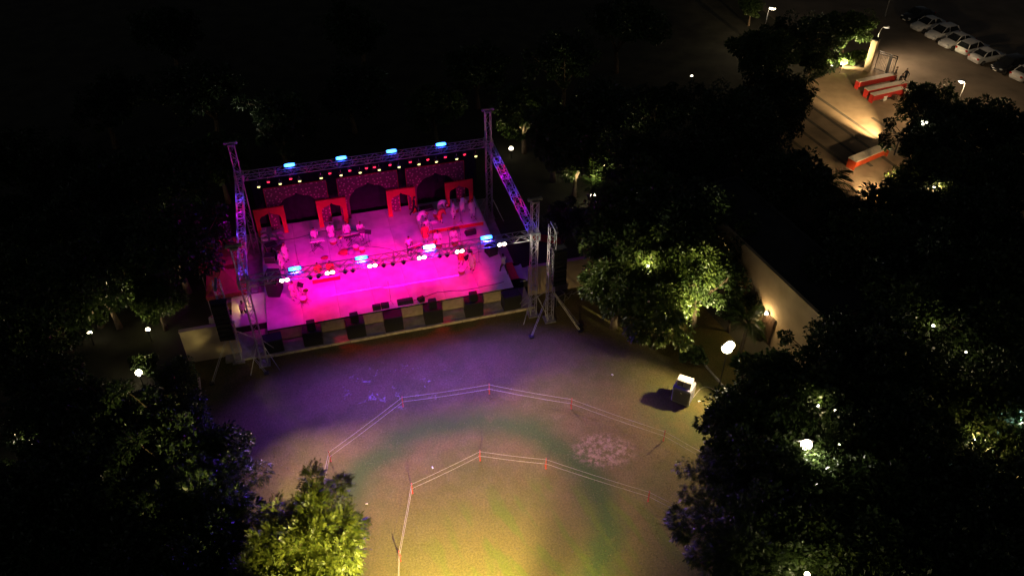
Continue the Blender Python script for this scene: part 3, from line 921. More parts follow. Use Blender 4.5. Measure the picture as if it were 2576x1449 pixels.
for k, (uc, v) in enumerate(((-7.95, 6.9), (-3.2, 6.9), (2.3, 6.9), (7.0, 6.75))):
    t = thing('red_arch', S(uc, v, DZ), YAW, '%s red pointed archway before the dotted flats' % ['leftmost', 'second from left', 'third from left', 'rightmost'][k], 'archway', 'red archways at the back of the stage')
    link('arch_frame', am, t)
    for s in (-1, 1): link('foot', MB().box((0, 0.25, 0.03), (0.3, 0.6, 0.05)).mesh('foot', M['redpaint']), t, (s * 0.95, 0.09, 0))
# backcloth
mb = MB(); n = 90; wv = []
for i in range(n + 1):
    x = -9.0 + 18.0 * i / n
    y = 0.06 * math.sin(i * 1.9) + 0.03 * math.sin(i * 0.7)
    wv += [(x, y, 0), (x, y, 4.35)]
mb.add(wv, [(2 * i, 2 * i + 2, 2 * i + 3, 2 * i + 1) for i in range(n)])
bk = thing('backcloth', S(0, 9.0, DZ - 0.3), YAW, 'black gathered backcloth behind the dotted arch flats', 'backcloth')
mb.build('cloth', M['drape'], bk, True)
MB().tube((-9.0, 0, 4.38), (9.0, 0, 4.38), 0.03, n=6).build('rail', M['blackmetal'], bk)

# ------------------------------------------------------------------ loudspeakers
def cabinet(name, w, d, h, label, loc, rz, tilt=0.0, group=None):
    t = thing(name, loc, rz, label, 'loudspeaker', group)
    o = MB().bevbox((0, 0, h / 2), (w, d, h), 0.025).build('cabinet', M['black'], t)
    MB().box((0, -d / 2 - 0.008, h / 2), (w - 0.08, 0.018, h - 0.1)).build('grille', M['grille'], t)
    for s in (-1, 1): MB().box((s * (w / 2 + 0.003), 0, h * 0.6), (0.012, 0.2, 0.1)).build('handle', M['blackmetal'], t)
    return t
subs = [(690, 892, 1), (793, 871, 1), (900, 856, 1), (1003, 838, 1), (1105, 820, 1), (1205, 803, 1), (1300, 785, 1)]
for k, (px, py, _) in enumerate(subs):
    u = [-8.75, -6.05, -3.1, -0.45, 2.4, 5.35, 8.15][k]
    rz = YAW + [0.06, -0.05, 0.04, 0.0, -0.03, -0.05, 0.05][k]
    cabinet('subwoofer', 1.3, 0.86, 1.24 if k not in (0,) else 1.1, '%s black subwoofer from the left along the stage front%s' % (
        ORD[k], ['', ', small speaker on top', ', small speaker on top', ', nothing on top', ', small speaker on top', ', small speaker on top', ''][k]),
        S(u, -5.0, 0.15), rz, group='subwoofers along the stage front')
    if k in (1, 2, 4, 5):
        cabinet('front_fill_speaker', 0.56, 0.42, 0.62, 'small black speaker on the %s subwoofer from the left' % ORD[k], S(u + 0.02, -4.98, 0.15 + 1.242), rz + 0.05, group='small speakers on the subwoofers')
cabinet('side_fill_speaker', 1.15, 0.9, 1.75, 'tall black side fill speaker on the left of the deck', S(-8.2, -0.35, DZ), YAW + 1.3)
cabinet('side_fill_speaker', 0.8, 0.75, 1.25, 'black side fill speaker at the right edge of the deck', S(7.95, 0.0, DZ), YAW - 1.3)
def wedge(loc, rz, w, label):
    t = thing('stage_monitor', loc, rz, label, 'stage monitor')
    MB().prism([(-0.24, 0), (0.26, 0), (0.26, 0.12), (0.02, 0.4), (-0.24, 0.36)], w).build('cabinet', M['black'], t).rotation_euler = (0, 0, PI / 2)
    return t
wedge(S(-1.42, -4.05, DZ), YAW, 0.56, 'left half of a pair of black wedge monitors at the front edge')
wedge(S(-0.82, -4.03, DZ), YAW, 0.56, 'right half of a pair of black wedge monitors at the front edge')
wedge(S(0.62, -3.98, DZ), YAW, 1.1, 'long black wedge monitor at the front edge right of the microphone')
wedge(S(1.75, -4.05, DZ), YAW + 0.3, 0.4, 'small black monitor at the front edge, rightmost of the row')
wedge(S(7.0, 2.9, DZ), YAW + 0.1, 0.85, 'black wedge monitor before the low riser')
wedge(S(-6.9, 1.6, DZ), YAW + 1.2, 0.6, 'black monitor on the deck beside the left standing singers')
def case(u, v, z, w, d, h, rz, label):
    t = thing('flight_case', S(u, v, z), YAW + rz, label, 'flight case')
    MB().bevbox((0, 0, h / 2), (w, d, h), 0.02).build('body', M['black'], t)
    e = MB()
    for sx in (-1, 1):
        for sy in (-1, 1): e.box((sx * w / 2, sy * d / 2, h / 2), (0.035, 0.035, h + 0.01))
    for sy in (-1, 1): e.box((0, sy * d / 2, h), (w, 0.035, 0.03))
    for sx in (-1, 1): e.box((sx * w / 2, 0, h), (0.035, d, 0.03))
    e.build('edging', M['steel'], t)
case(-8.2, 4.6, DZ, 0.9, 0.7, 0.75, 0.3, 'black flight case among the gear on the far left of the deck')
case(-8.35, 3.5, DZ, 0.8, 0.6, 0.55, -0.2, 'lower black flight case nearest the left deck edge')
case(-7.6, 3.75, DZ, 0.7, 0.6, 0.9, 0.5, 'tall dark flight case behind the leftmost singers')
case(4.2, 6.55, DZ, 1.1, 0.6, 0.6, 0.1, 'dark flight case at the back of the deck beside the third red arch')
case(11.6, -5.4, 0, 0.8, 0.6, 0.9, 0.4, 'black flight case on the ground behind the right speaker tower')

# ------------------------------------------------------------------ folded chairs behind at left
def stack_chair(loc, rz, label):
    t = thing('metal_chair', loc, rz, label, 'chair', 'metal chairs left of the stage')
    f = MB()
    for s in (-1, 1):
        f.path([(s * 0.22, -0.22, 0), (s * 0.22, -0.2, 0.45), (s * 0.22, 0.2, 0.46), (s * 0.22, 0.27, 0.9)], 0.014, 5)
        f.tube((s * 0.22, 0.24, 0), (s * 0.22, 0.18, 0.46), 0.014, n=5)
    f.tube((-0.22, 0.27, 0.9), (0.22, 0.27, 0.9), 0.014, n=5)
    f.build('frame', M['steel'], t)
    MB().bevbox((0, 0, 0.47), (0.42, 0.4, 0.04), 0.015).build('seat', M['grey'], t)
    MB().box((0, 0.25, 0.75), (0.42, 0.03, 0.22)).build('backrest', M['grey'], t)
random.seed(9)
for k in range(7):
    stack_chair(S(-8.55 + (k % 3) * 0.55, 5.0 + (k // 3) * 0.6, DZ), YAW + random.uniform(-0.6, 0.6), 'grey metal chair in the dark jumble at the rear left deck corner')
for k in range(5):
    stack_chair(S(-10.3 + (k % 2) * 0.55, 1.1 + (k // 2) * 0.6, 0.15), YAW + random.uniform(-0.6, 0.6), 'grey metal chair on the ground between the canopies and the deck')

# ------------------------------------------------------------------ canopies
def canopy(u, v, w, d, ze, zp, label):
    t = thing('canopy', S(u, v, 0.0), YAW, label, 'canopy', 'red peaked canopies left of the stage')
    mb = MB()
    n = 8
    apex = Vector((0, 0, zp))
    rings = []
    for k in range(5):
        f = 1 - k / 4.0
        fz = ze + (zp - ze) * ((1 - f) ** 1.5)
        hw, hd = w / 2 * f + 0.02, d / 2 * f + 0.02
        rings.append([Vector(p) for p in ((-hw, -hd, fz), (0, -hd, fz - 0.03 * f), (hw, -hd, fz), (hw, 0, fz - 0.03 * f), (hw, hd, fz), (0, hd, fz - 0.03 * f), (-hw, hd, fz), (-hw, 0, fz - 0.03 * f))])
    vs = [p for r in rings for p in r]
    fs = []
    for k in range(4):
        for i in range(8):
            j = (i + 1) % 8
            fs.append((k * 8 + i, k * 8 + j, k * 8 + 8 + j, k * 8 + 8 + i))
    fs.append(tuple(range(32, 40)))
    mb.add(vs, fs)
    o = mb.build('roof_cloth', M['redcloth'], t)
    vl = MB()
    pts = [(-w / 2, -d / 2), (w / 2, -d / 2), (w / 2, d / 2), (-w / 2, d / 2)]
    for i in range(4):
        a, b = pts[i], pts[(i + 1) % 4]
        m = 12
        for q in range(m):
            x0, y0 = a[0] + (b[0] - a[0]) * q / m, a[1] + (b[1] - a[1]) * q / m
            x1, y1 = a[0] + (b[0] - a[0]) * (q + 1) / m, a[1] + (b[1] - a[1]) * (q + 1) / m
            k = 1.012
            vl.add([(x0 * k, y0 * k, ze), (x1 * k, y1 * k, ze), (x1 * k, y1 * k, ze - 0.3), ((x0 + x1) / 2 * k, (y0 + y1) / 2 * k, ze - 0.36), (x0 * k, y0 * k, ze - 0.3)], [(0, 4, 3, 2, 1)])
    vl.build('valance', M['redcloth'], o)
    for (x, y) in pts:
        MB().tube((x * 0.97, y * 0.97, 0), (x * 0.97, y * 0.97, ze), 0.03, n=6).build('pole', M['alu'], t)
canopy(-11.45, 0.55, 2.7, 2.9, 2.35, 3.5, 'nearer red peaked canopy behind the left speaker tower')
canopy(-11.75, 4.0, 3.1, 3.3, 2.45, 3.5, 'farther dark red peaked canopy behind the nearer one')
def table(loc, rz, w, d, h, topm, skirt, label, name='table', open_front=False, cat='table'):
    t = thing(name, loc, rz, label, cat)
    MB().box((0, 0, h - 0.025), (w, d, 0.05)).build('table_top', topm, t)
    sk = M['wood'] if skirt is None else skirt
    MB().box((0, -d / 2 + 0.02, h / 2 + 0.08), (w - 0.03, 0.02, h - 0.22)).build('front_panel', sk, t)
    for s in (-1, 1):
        MB().box((s * (w / 2 - 0.02), 0, h / 2 - 0.01), (0.02, d - 0.06, h - 0.05)).build('end_panel', sk, t)
    return t
table(S(-11.3, -0.3, 0), YAW + 0.1, 1.6, 0.7, 0.75, M['wood'], M['darkcloth'], 'dark control table under the nearer red canopy')
cl = thing('work_lamp', S(-10.7, -0.6, 0.75), YAW, 'small warm work lamp on the table under the canopy', 'lamp')
MB().lathe([(0.06, 0), (0.06, 0.03), (0.015, 0.05), (0.015, 0.4)], n=8).build('stand', M['blackmetal'], cl)
MB().ball((0, 0, 0.44), 0.05, 8, 6).build('bulb', M['softglow'], cl)
point(cl, S(-10.65, -0.75, 1.3), 9, (1.0, 0.6, 0.2), 0.05)
t = table(S(13.2, 2.0, 0), YAW - 0.5, 2.6, 0.8, 0.95, M['darkcloth'], M['redcloth'], 'red skirted table in the dark beyond the right side truss')

# ------------------------------------------------------------------ people
POSES = {}
def V3(*a): return Vector(a)
def pose_joints(kind):
    """x right, y back, facing -y"""
    J = {}
    def chain(*names): pass
    if kind == 'stand':
        J = dict(pel=(0, 0, .92), spine=(0, .01, 1.12), chest=(0, 0, 1.32), neck=(0, -.01, 1.47), head=(0, -.03, 1.6),
                 hl=(.1, 0, .88), kl=(.11, -.02, .48), al=(.12, .02, .08), tl=(.13, -.15, .04), hr=(-.1, 0, .88), kr=(-.11, -.02, .48), ar=(-.12, .02, .08), tr=(-.13, -.15, .04),
                 sl=(.18, 0, 1.4), el=(.25, .03, 1.13), wl=(.26, -.08, .9), sr=(-.18, 0, 1.4), er=(-.25, .03, 1.13), wr=(-.26, -.08, .9))
    elif kind == 'play':
        J = dict(pel=(0, 0, .92), spine=(0, .01, 1.12), chest=(0, -.02, 1.32), neck=(0, -.05, 1.46), head=(0, -.1, 1.58),
                 hl=(.1, 0, .88), kl=(.11, -.02, .48), al=(.13, .02, .08), tl=(.14, -.15, .04), hr=(-.1, 0, .88), kr=(-.11, -.02, .48), ar=(-.13, .02, .08), tr=(-.14, -.15, .04),
                 sl=(.18, -.02, 1.4), el=(.27, -.02, 1.14), wl=(.2, -.28, 1.05), sr=(-.18, -.02, 1.4), er=(-.27, -.02, 1.14), wr=(-.2, -.28, 1.05))
    elif kind == 'bend':
        J = dict(pel=(0, .12, .9), spine=(0, -.03, 1.08), chest=(0, -.22, 1.13), neck=(0, -.37, 1.12), head=(0, -.48, 1.06),
                 hl=(.1, .1, .87), kl=(.12, .04, .47), al=(.12, .05, .08), tl=(.13, -.12, .04), hr=(-.1, .1, .87), kr=(-.12, 0, .47), ar=(-.12, .05, .08), tr=(-.13, -.12, .04),
                 sl=(.17, -.28, 1.12), el=(.2, -.38, .86), wl=(.12, -.48, .64), sr=(-.17, -.28, 1.12), er=(-.2, -.36, .86), wr=(-.12, -.46, .64))
    elif kind == 'walk':
        J = dict(pel=(0, 0, .91), spine=(0, -.02, 1.12), chest=(0, -.04, 1.32), neck=(0, -.06, 1.47), head=(0, -.1, 1.6),
                 hl=(.1, 0, .88), kl=(.11, -.2, .52), al=(.11, -.26, .1), tl=(.11, -.42, .07), hr=(-.1, 0, .88), kr=(-.11, .1, .47), ar=(-.11, .38, .15), tr=(-.11, .28, .05),
                 sl=(.18, -.03, 1.4), el=(.25, .13, 1.14), wl=(.24, .1, .9), sr=(-.18, -.03, 1.4), er=(-.25, -.1, 1.14), wr=(-.2, -.3, .98))
    elif kind == 'sit':
        J = dict(pel=(0, .05, .12), spine=(0, .06, .32), chest=(0, .03, .52), neck=(0, 0, .67), head=(0, -.04, .8),
                 hl=(.1, .03, .1), kl=(.36, -.22, .13), al=(.0, -.3, .07), tl=(-.12, -.3, .05), hr=(-.1, .03, .1), kr=(-.36, -.22, .13), ar=(.02, -.4, .07), tr=(.13, -.4, .05),
                 sl=(.18, .03, .6), el=(.27, -.06, .36), wl=(.16, -.3, .34), sr=(-.18, .03, .6), er=(-.27, -.06, .36), wr=(-.16, -.3, .34))
    elif kind == 'stool':
        J = dict(pel=(0, .05, .52), spine=(0, .05, .72), chest=(0, .0, .92), neck=(0, -.04, 1.07), head=(0, -.09, 1.2),
                 hl=(.1, .03, .5), kl=(.16, -.36, .5), al=(.15, -.34, .08), tl=(.15, -.5, .04), hr=(-.1, .03, .5), kr=(-.16, -.36, .5), ar=(-.15, -.34, .08), tr=(-.15, -.5, .04),
                 sl=(.18, .0, 1.0), el=(.28, -.1, .76), wl=(.18, -.36, .76), sr=(-.18, .0, 1.0), er=(-.28, -.1, .76), wr=(-.18, -.36, .76))
    return {k: Vector(v) for k, v in J.items()}
BONES = [('pel', 'spine', 'T'), ('spine', 'chest', 'T'), ('chest', 'neck', 'T'), ('neck', 'head', 'S'),
         ('pel', 'hl', 'L'), ('hl', 'kl', 'L'), ('kl', 'al', 'L'), ('al', 'tl', 'F'), ('pel', 'hr', 'L'), ('hr', 'kr', 'L'), ('kr', 'ar', 'L'), ('ar', 'tr', 'F'),
         ('chest', 'sl', 'T'), ('sl', 'el', 'T'), ('el', 'wl', 'A'), ('chest', 'sr', 'T'), ('sr', 'er', 'T'), ('er', 'wr', 'A')]
RAD = dict(pel=.145, spine=.13, chest=.15, neck=.06, head=.06, hl=.1, kl=.065, al=.045, tl=.04, hr=.1, kr=.065, ar=.045, tr=.04,
           sl=.075, el=.05, wl=.032, sr=.075, er=.05, wr=.032)
def person_mesh(kind):
    """one continuous skinned body with head, face and hands; slots: skin, top, trousers, shoes, eye"""
    J = pose_joints(kind)
    names = list(J)
    me = bpy.data.meshes.new('tmp')
    me.from_pydata([J[n] for n in names], [(names.index(a), names.index(b)) for a, b, _ in BONES], [])
    o = link('tmp', me)
    md = o.modifiers.new('skin', 'SKIN'); md.use_smooth_shade = True
    if not me.skin_vertices: me.skin_vertices.new(name='skin')
    sk = me.skin_vertices[0].data
    for i, n in enumerate(names):
        sk[i].radius = (RAD[n], RAD[n] * (0.78 if n in ('pel', 'spine', 'chest') else 1.0))
        sk[i].use_root = (n == 'pel')
    ss = o.modifiers.new('sub', 'SUBSURF'); ss.levels = 1; ss.render_levels = 1
    dg = bpy.context.evaluated_depsgraph_get(); dg.update()
    ev = o.evaluated_get(dg); em_ = ev.to_mesh()
    V = [v.co.copy() for v in em_.vertices]; F = [list(p.vertices) for p in em_.polygons]
    ev.to_mesh_clear()
    bpy.data.objects.remove(o); bpy.data.meshes.remove(me)
    mb = MB(); mb.v = [tuple(v) for v in V]
    def near(c):
        best, bm = 9e9, 'T'
        for a, b, k in BONES:
            A, B = J[a], J[b]; d = B - A
            t_ = max(0, min(1, (c - A).dot(d) / max(1e-9, d.length_squared)))
            q = (A + d * t_ - c).length - 0.5 * (RAD[a] * (1 - t_) + RAD[b] * t_)
            if q < best: best, bm = q, k
        return bm
    slot = dict(S=0, A=0, T=1, L=2, F=3)
    for f in F:
        c = sum((V[i] for i in f), Vector()) / len(f)
        mb.f.append(f); mb.m.append(slot[near(c)])
    # head
    hd = J['head']; up = (J['head'] - J['neck']).normalized()
    if up.z > 0.8: up = Vector((0, -0.05, 1)).normalized()
    fwd = Vector((0, -1, 0)); fwd = (fwd - up * fwd.dot(up)).normalized(); rt = up.cross(-fwd).normalized()
    hc = hd + up * 0.045
    hb = MB().ball((0, 0, 0), (0.078, 0.097, 0.122), 12, 9)
    loc = lambda p: hc + rt * p[0] - fwd * p[1] + up * p[2]
    mb.add([loc((p[0] * (1 - 0.25 * max(0, -p[2] / 0.122)), p[1] * (1 - .12 * max(0, -p[2] / .122)), p[2])) for p in hb.v], hb.f, 0)
    mb.add([loc(p) for p in ((-.014, -.088, -.03), (.014, -.088, -.03), (0, -.118, -.028), (0, -.092, .018))], [(0, 1, 2), (0, 2, 3), (1, 3, 2)], 0)
    for s in (-1, 1):
        eb = MB().ball((s * .078, 0.005, 0), (.012, .022, .032), 6, 4); mb.add([loc(p) for p in eb.v], eb.f, 0)
        eb = MB().ball((s * .03, -.083, .012), (.013, .008, .008), 6, 4); mb.add([loc(p) for p in eb.v], eb.f, 4)
    eb = MB().ball((0, -.082, -.058), (.024, .01, .007), 6, 4); mb.add([loc(p) for p in eb.v], eb.f, 5)
    # hands: palm and five fingers, gently curled
    for s, w_, e_ in ((1, 'wl', 'el'), (-1, 'wr', 'er')):
        d = (J[w_] - J[e_]).normalized()
        side = d.cross(Vector((1, 0, 0)))
        side = side.normalized() if side.length > 0.2 else Vector((0, 1, 0))
        nrm = side.cross(d).normalized()
        pc = J[w_] + d * 0.05
        mb.path([J[w_], J[w_] + d * 0.045, J[w_] + d * 0.09], [0.028, 0.038, 0.03], 6, 0)
        for q, (off, ln) in enumerate(((-.028, .065), (-.01, .078), (.009, .074), (.027, .058))):
            b0 = J[w_] + d * 0.085 + side * off
            mb.path([b0, b0 + d * ln * .55 + nrm * s * -.01, b0 + d * ln * .85 + nrm * s * -.032], [.0095, .0085, .007], 5, 0)
        b0 = J[w_] + d * 0.035 - side * .03
        mb.path([b0, b0 + d * .03 - side * .025, b0 + d * .058 - side * .028], [.011, .0095, .008], 5, 0)
    # hair cap
    hb = MB().ball((0, 0, 0), (0.084, 0.104, 0.128), 12, 9); hair = MB()
    hv = [loc((p[0], p[1] + .008, p[2] + .006)) for p in hb.v]
    hf = []
    for f in hb.f:
        c = sum((Vector(hb.v[i]) for i in f), Vector()) / len(f)
        if c.z > 0.045 or (c.y > 0.02 and c.z > -0.06): hf.append(f)
    hair.add(hv, hf)
    return J, mb, hair
def tunic(J, kind, length=1.0):
    """loose kurta from shoulders to knees over the body"""
    mb = MB(); n = 14
    rows = []
    ch, sp, pe = J['chest'], J['spine'], J['pel']
    if kind in ('stand', 'play', 'walk'):
        zk = 0.52 + (1 - length) * 0.4
        rows = [(J['neck'] - V3(0, 0, .03), .085, .08), (V3(0, ch.y, ch.z + .07), .205, .125), (V3(0, ch.y, ch.z - .08), .19, .15), (V3(0, sp.y, sp.z), .185, .148), (V3(0, pe.y, pe.z), .205, .165),
                (V3(0, pe.y, (pe.z + zk) / 2), .235, .195), (V3(0, pe.y - .01, zk), .27, .225)]
        axes = [(V3(1, 0, 0), V3(0, 1, 0))] * len(rows)
    elif kind == 'bend':
        rows = [(J['neck'] + V3(0, .04, 0), .09, .085), (ch + V3(0, -.07, 0), .2, .13), (ch + V3(0, .1, -.01), .195, .15), (sp, .19, .16), (pe + V3(0, -.03, .03), .2, .18),
                (V3(0, pe.y + .02, .72), .225, .2), (V3(0, pe.y, .5), .25, .23)]
        a = lambda t: (V3(1, 0, 0), V3(0, math.cos(t), math.sin(t)))
        axes = [a(1.4), a(1.45), a(1.35), a(1.0), a(.5), a(.1), a(0)]
    elif kind == 'stool':
        rows = [(J['neck'] - V3(0, 0, .03), .085, .08), (V3(0, ch.y, ch.z + .07), .205, .125), (V3(0, ch.y, ch.z - .08), .19, .15), (sp, .19, .155), (pe + V3(0, 0, .03), .22, .19), (V3(0, -.12, .46), .25, .27), (V3(0, -.14, .3), .25, .29)]
        axes = [(V3(1, 0, 0), V3(0, 1, 0))] * len(rows)
    else:
        rows = [(J['neck'] - V3(0, 0, .03), .085, .08), (V3(0, ch.y, ch.z + .07), .205, .125), (V3(0, ch.y, ch.z - .08), .19, .15), (sp, .19, .155), (pe + V3(0, -.02, .06), .24, .22), (V3(0, -.08, .05), .34, .3)]
        axes = [(V3(1, 0, 0), V3(0, 1, 0))] * len(rows)
    vs = []
    for (c, rx, ry), (ax, ay) in zip(rows, axes):
        for k in range(n):
            a = 2 * PI * k / n
            w = 1 + (0.06 * math.sin(a * 5) if c.z < J['pel'].z else 0)
            vs.append(Vector(c) + ax * math.cos(a) * rx * w + ay * math.sin(a) * ry * w)
    fs = []
    for i in range(len(rows) - 1):
        for k in range(n):
            k2 = (k + 1) % n
            fs.append((i * n + k, i * n + n + k, i * n + n + k2, i * n + k2))
    mb.add(vs, fs)
    # sleeves
    for s in ('l', 'r'):
        p = [J['s' + s], J['e' + s], J['w' + s].lerp(J['e' + s], .15)]
        mb.path(p, [.088, .068, .055], 8)
    return mb
def person(kind, loc, rz, label, top='kurta', legs='kurta', kurta=True, shoes='wood', group=None, scale=1.0):
    key = (kind, top, legs, kurta, shoes)
    if kind not in POSES: POSES[kind] = person_mesh(kind)
    J, mb, hair = POSES[kind]
    if ('body',) + key not in CACHE:
        CACHE[('body',) + key] = mb.mesh('body', [M['skin'], M[top], M[legs], M[shoes], M['eye'], M['kurtared']], True)
        CACHE[('hair', kind)] = hair.mesh('hair', M['hair'], True)
        if kurta: CACHE[('kurta',) + key] = tunic(J, kind).mesh('kurta', M[top], True)
    t = link('person', CACHE[('body',) + key], None, loc, rz)
    t.scale = (scale,) * 3
    tag(t, label, 'person', group)
    link('hair', CACHE[('hair', kind)], t)
    if kurta: link('kurta', CACHE[('kurta',) + key], t)
    return t
def sp(px, py, z=DZ):
    p = at(px, py, z); return p
F = YAW   # facing the audience
RZ = DZ + 0.38
P_ = person
P_('play', S(-4.88, 4.55, DZ), F + .3, 'musician in white kurta leaning to play, leftmost of the four at the keyboards')
P_('play', S(-3.6, 4.85, DZ), F + .1, 'musician in white kurta standing behind the small round drum')
P_('stand', S(-2.4, 4.6, DZ), F, 'singer in white kurta, third of the four standing at rear left')
P_('play', S(-1.34, 4.42, DZ), F - .1, 'musician in white kurta at the music stand, rightmost of the rear left four')
P_('stand', S(-7.2, 3.15, DZ), F + .9, 'person in white kurta standing by the dark cases on the left of the deck')
P_('stand', S(-7.55, 2.25, DZ), F + 1.1, 'person in pale kurta standing nearest the left deck edge')
P_('play', S(-6.95, -1.55, DZ), F + .8, 'singer in cream kurta at a crowded music stand at front left', 'kurtacream', 'kurtacream')
P_('sit', S(-5.0, 0.55, DZ + .42), F, 'seated musician in orange on the left of the low dais', 'kurtaorange', 'kurtacream')
P_('sit', S(-4.1, 0.55, DZ + .42), F - .2, 'seated musician in orange on the right of the low dais', 'kurtaorange', 'kurtacream')
P_('bend', S(3.42, 4.6, RZ), F + 1.3, 'person in white kurta bending over at the left end of the rear right riser')
P_('stand', S(3.62, 3.45, DZ), F + .5, 'person in pale kurta standing just in front of the left end of the riser')
P_('bend', S(4.95, 4.4, RZ), F + 2.2, 'person in red waistcoat stooping on the riser', 'kurtared', 'kurtacream')
P_('bend', S(5.3, 5.75, RZ), F + 1.0, 'person in white bending right over at the back of the riser', 'kurta', 'darkcloth')
P_('stand', S(6.05, 4.75, RZ), F + 1.2, 'person in long white kurta standing sideways in the middle of the riser')
P_('bend', S(6.95, 5.35, RZ), F + 2.6, 'person in white kurta bent double with back to the audience on the riser')
P_('stand', S(7.55, 4.5, RZ), F + .2, 'person in white kurta standing at the right end of the riser')
P_('walk', S(3.22, 6.6, DZ), F + 1.3, 'person in black walking past the third red archway', 'darkcloth', 'darkcloth', False)
P_('play', S(1.92, 1.55, DZ), F + .2, 'musician in white shirt standing at the centre keyboard', 'tshirt', 'darkcloth', False)
P_('play', S(3.4, 2.75, DZ), F - .2, 'dark haired musician standing behind the white hot strobe', 'kurtared', 'kurtacream')
P_('stool', S(4.25, 2.2, DZ), F, 'musician in white seated on a stool, left of the seated two')
P_('stool', S(5.5, 2.15, DZ), F - .1, 'musician in white seated on a stool, right of the seated two')
P_('play', S(5.45, -0.7, DZ), F - .6, 'singer in red waistcoat at the microphone stand at front right', 'kurtared', 'kurtacream')
P_('stand', S(6.1, -1.62, DZ), F - .9, 'performer in long cream kurta standing at front right', 'kurtacream', 'kurtacream')
P_('walk', S(8.25, -2.6, DZ), F + PI + .4, 'man in white shirt and black trousers standing at the right edge of the stage', 'tshirt', 'darkcloth', False)
P_('walk', S(-10.6, -1.3, 0.15), F + .6, 'person in brown standing in the gloom below the nearer canopy', 'kurtacream', 'darkcloth', False)
P_('stand', S(-12.6, -2.1, 0), F - .4, 'person in pale clothes standing in the dark left of the hanging speakers', 'kurtacream', 'kurtacream')
p = at(2246, 207); P_('stand', (p.x, p.y, 0), 1.0, 'person in dark clothes standing by the gate post beyond the counters', 'darkcloth', 'darkcloth', False)
p = at(2262, 214); P_('stool', (p.x, p.y, 0), 0.5, 'person in dark clothes sitting beside the standing one at the gate', 'darkcloth', 'darkcloth', False)
p = at(2273, 211); P_('walk', (p.x, p.y, 0), -1.2, 'person in dark clothes walking alone on the car park near the counters', 'darkcloth', 'darkcloth', False)

# ------------------------------------------------------------------ instruments
def stand_tube(t, h, name='stand'):
    s = MB(); s.tube((0, 0, 0.12), (0, 0, h), 0.014, n=6)
    for k in range(3):
        a = 2 * PI * k / 3
        s.tube((0, 0, 0.2), (0.28 * math.cos(a), 0.28 * math.sin(a), 0.01), 0.011, n=5)
    return s.build(name, M['blackmetal'], t)
def mic(loc, rz, label, boom=True):
    t = thing('microphone_stand', loc, rz, label, 'microphone stand', 'microphone stands on the deck')
    stand_tube(t, 1.25)
    MB().tube((0, 0.1, 1.2), (0, -0.45, 1.42), 0.011, n=5).build('boom', M['blackmetal'], t)
    o = MB().tube((0, -0.43, 1.41), (0, -0.58, 1.47), 0.014, 0.02, 6).build('microphone', M['blackmetal'], t)
    MB().ball((0, -0.6, 1.48), 0.03, 8, 6).build('mesh_head', M['steel'], o)
mics = [(-0.35, -3.75, 'in the middle of the front edge'), (-5.2, 3.7, 'before the leftmost of the rear four musicians'), (-3.3, 3.95, 'before the round drum'), (-2.2, 3.7, 'before the third of the rear four'),
        (-1.1, 3.6, 'before the rightmost of the rear four'), (-6.35, 2.4, 'before the two singers at far left'), (-6.5, -2.2, 'at front left beside the music stand'), (4.0, 2.9, 'before the riser near the seated two'),
        (5.0, 1.3, 'before the seated two, middle'), (5.9, 1.4, 'before the right seated musician'), (6.5, 4.0, 'on the riser edge in the middle'), (7.7, 3.95, 'on the riser edge at the right'), (5.1, -1.3, 'at front right beside the performer'), (6.75, -1.0, 'at front right nearest the deck edge')]
for u, v, w in mics:
    mic(S(u, v, RZ if v > 3.8 and u > 3 else DZ), YAW + PI, 'black microphone stand ' + w)
def keyboard(loc, rz, w, label, topm=None):
    t = thing('keyboard', loc, rz, label, 'keyboard', 'keyboards on the deck')
    s = MB()
    for q in (-1, 1):
        s.tube((-w * .35, q * .12, 0), (w * .35, q * .12, .84), .018, n=6); s.tube((w * .35, q * .12, 0), (-w * .35, q * .12, .84), .018, n=6)
    s.build('stand', M['blackmetal'], t)
    o = MB().bevbox((0, 0, .9), (w, .36, .1), .015).build('body', topm or M['keys'], t)
    MB().box((0, .1, .955), (w - .12, .14, .016)).build('keys', M['whitekeys'], o)
keyboard(S(-4.75, 3.95, DZ), YAW, 1.1, 'lilac lit keyboard before the leftmost of the rear four', M['whitecloth'])
keyboard(S(-2.1, 3.85, DZ), YAW + .1, 1.3, 'dark keyboard before the third of the rear four')
keyboard(S(2.3, 1.15, DZ), YAW + .3, 1.2, 'black keyboard before the musician in white shirt')
def drum(loc, rz, r, h, label, z=.45, cat='drum'):
    t = thing('drum', loc, rz, label, cat, 'drums on the deck')
    o = MB().lathe([(r * .9, z), (r, z + .05), (r, z + h - .04), (r * .97, z + h)], n=18).build('shell', M['drumwood'], t)
    MB().lathe([(r * .98, z + h + .002), (r * .98, z + h + .012)], n=18).build('drum_head', M['drumskin'], t)
    rg = MB()
    for k in range(18):
        a, b = 2 * PI * k / 18, 2 * PI * (k + 1) / 18
        rg.tube((r * 1.02 * math.cos(a), r * 1.02 * math.sin(a), z + h), (r * 1.02 * math.cos(b), r * 1.02 * math.sin(b), z + h), .014, n=4)
    rg.build('hoop', M['alu'], t)
    lg = MB()
    for k in range(3):
        a = 2 * PI * k / 3; lg.tube((r * .9 * math.cos(a), r * .9 * math.sin(a), z + .15), (r * 1.25 * math.cos(a), r * 1.25 * math.sin(a), 0), .012, n=5)
    lg.build('legs', M['steel'], t)
drum(S(-3.55, 3.9, DZ), 0, .3, .26, 'small bright rimmed drum before the second of the rear four')
drum(S(-1.95, 2.6, DZ), 0, .24, .3, 'dark drum on the deck, left of the rear percussion pair')
drum(S(-1.55, 2.2, DZ), 0, .22, .3, 'dark drum on the deck, right of the rear percussion pair')
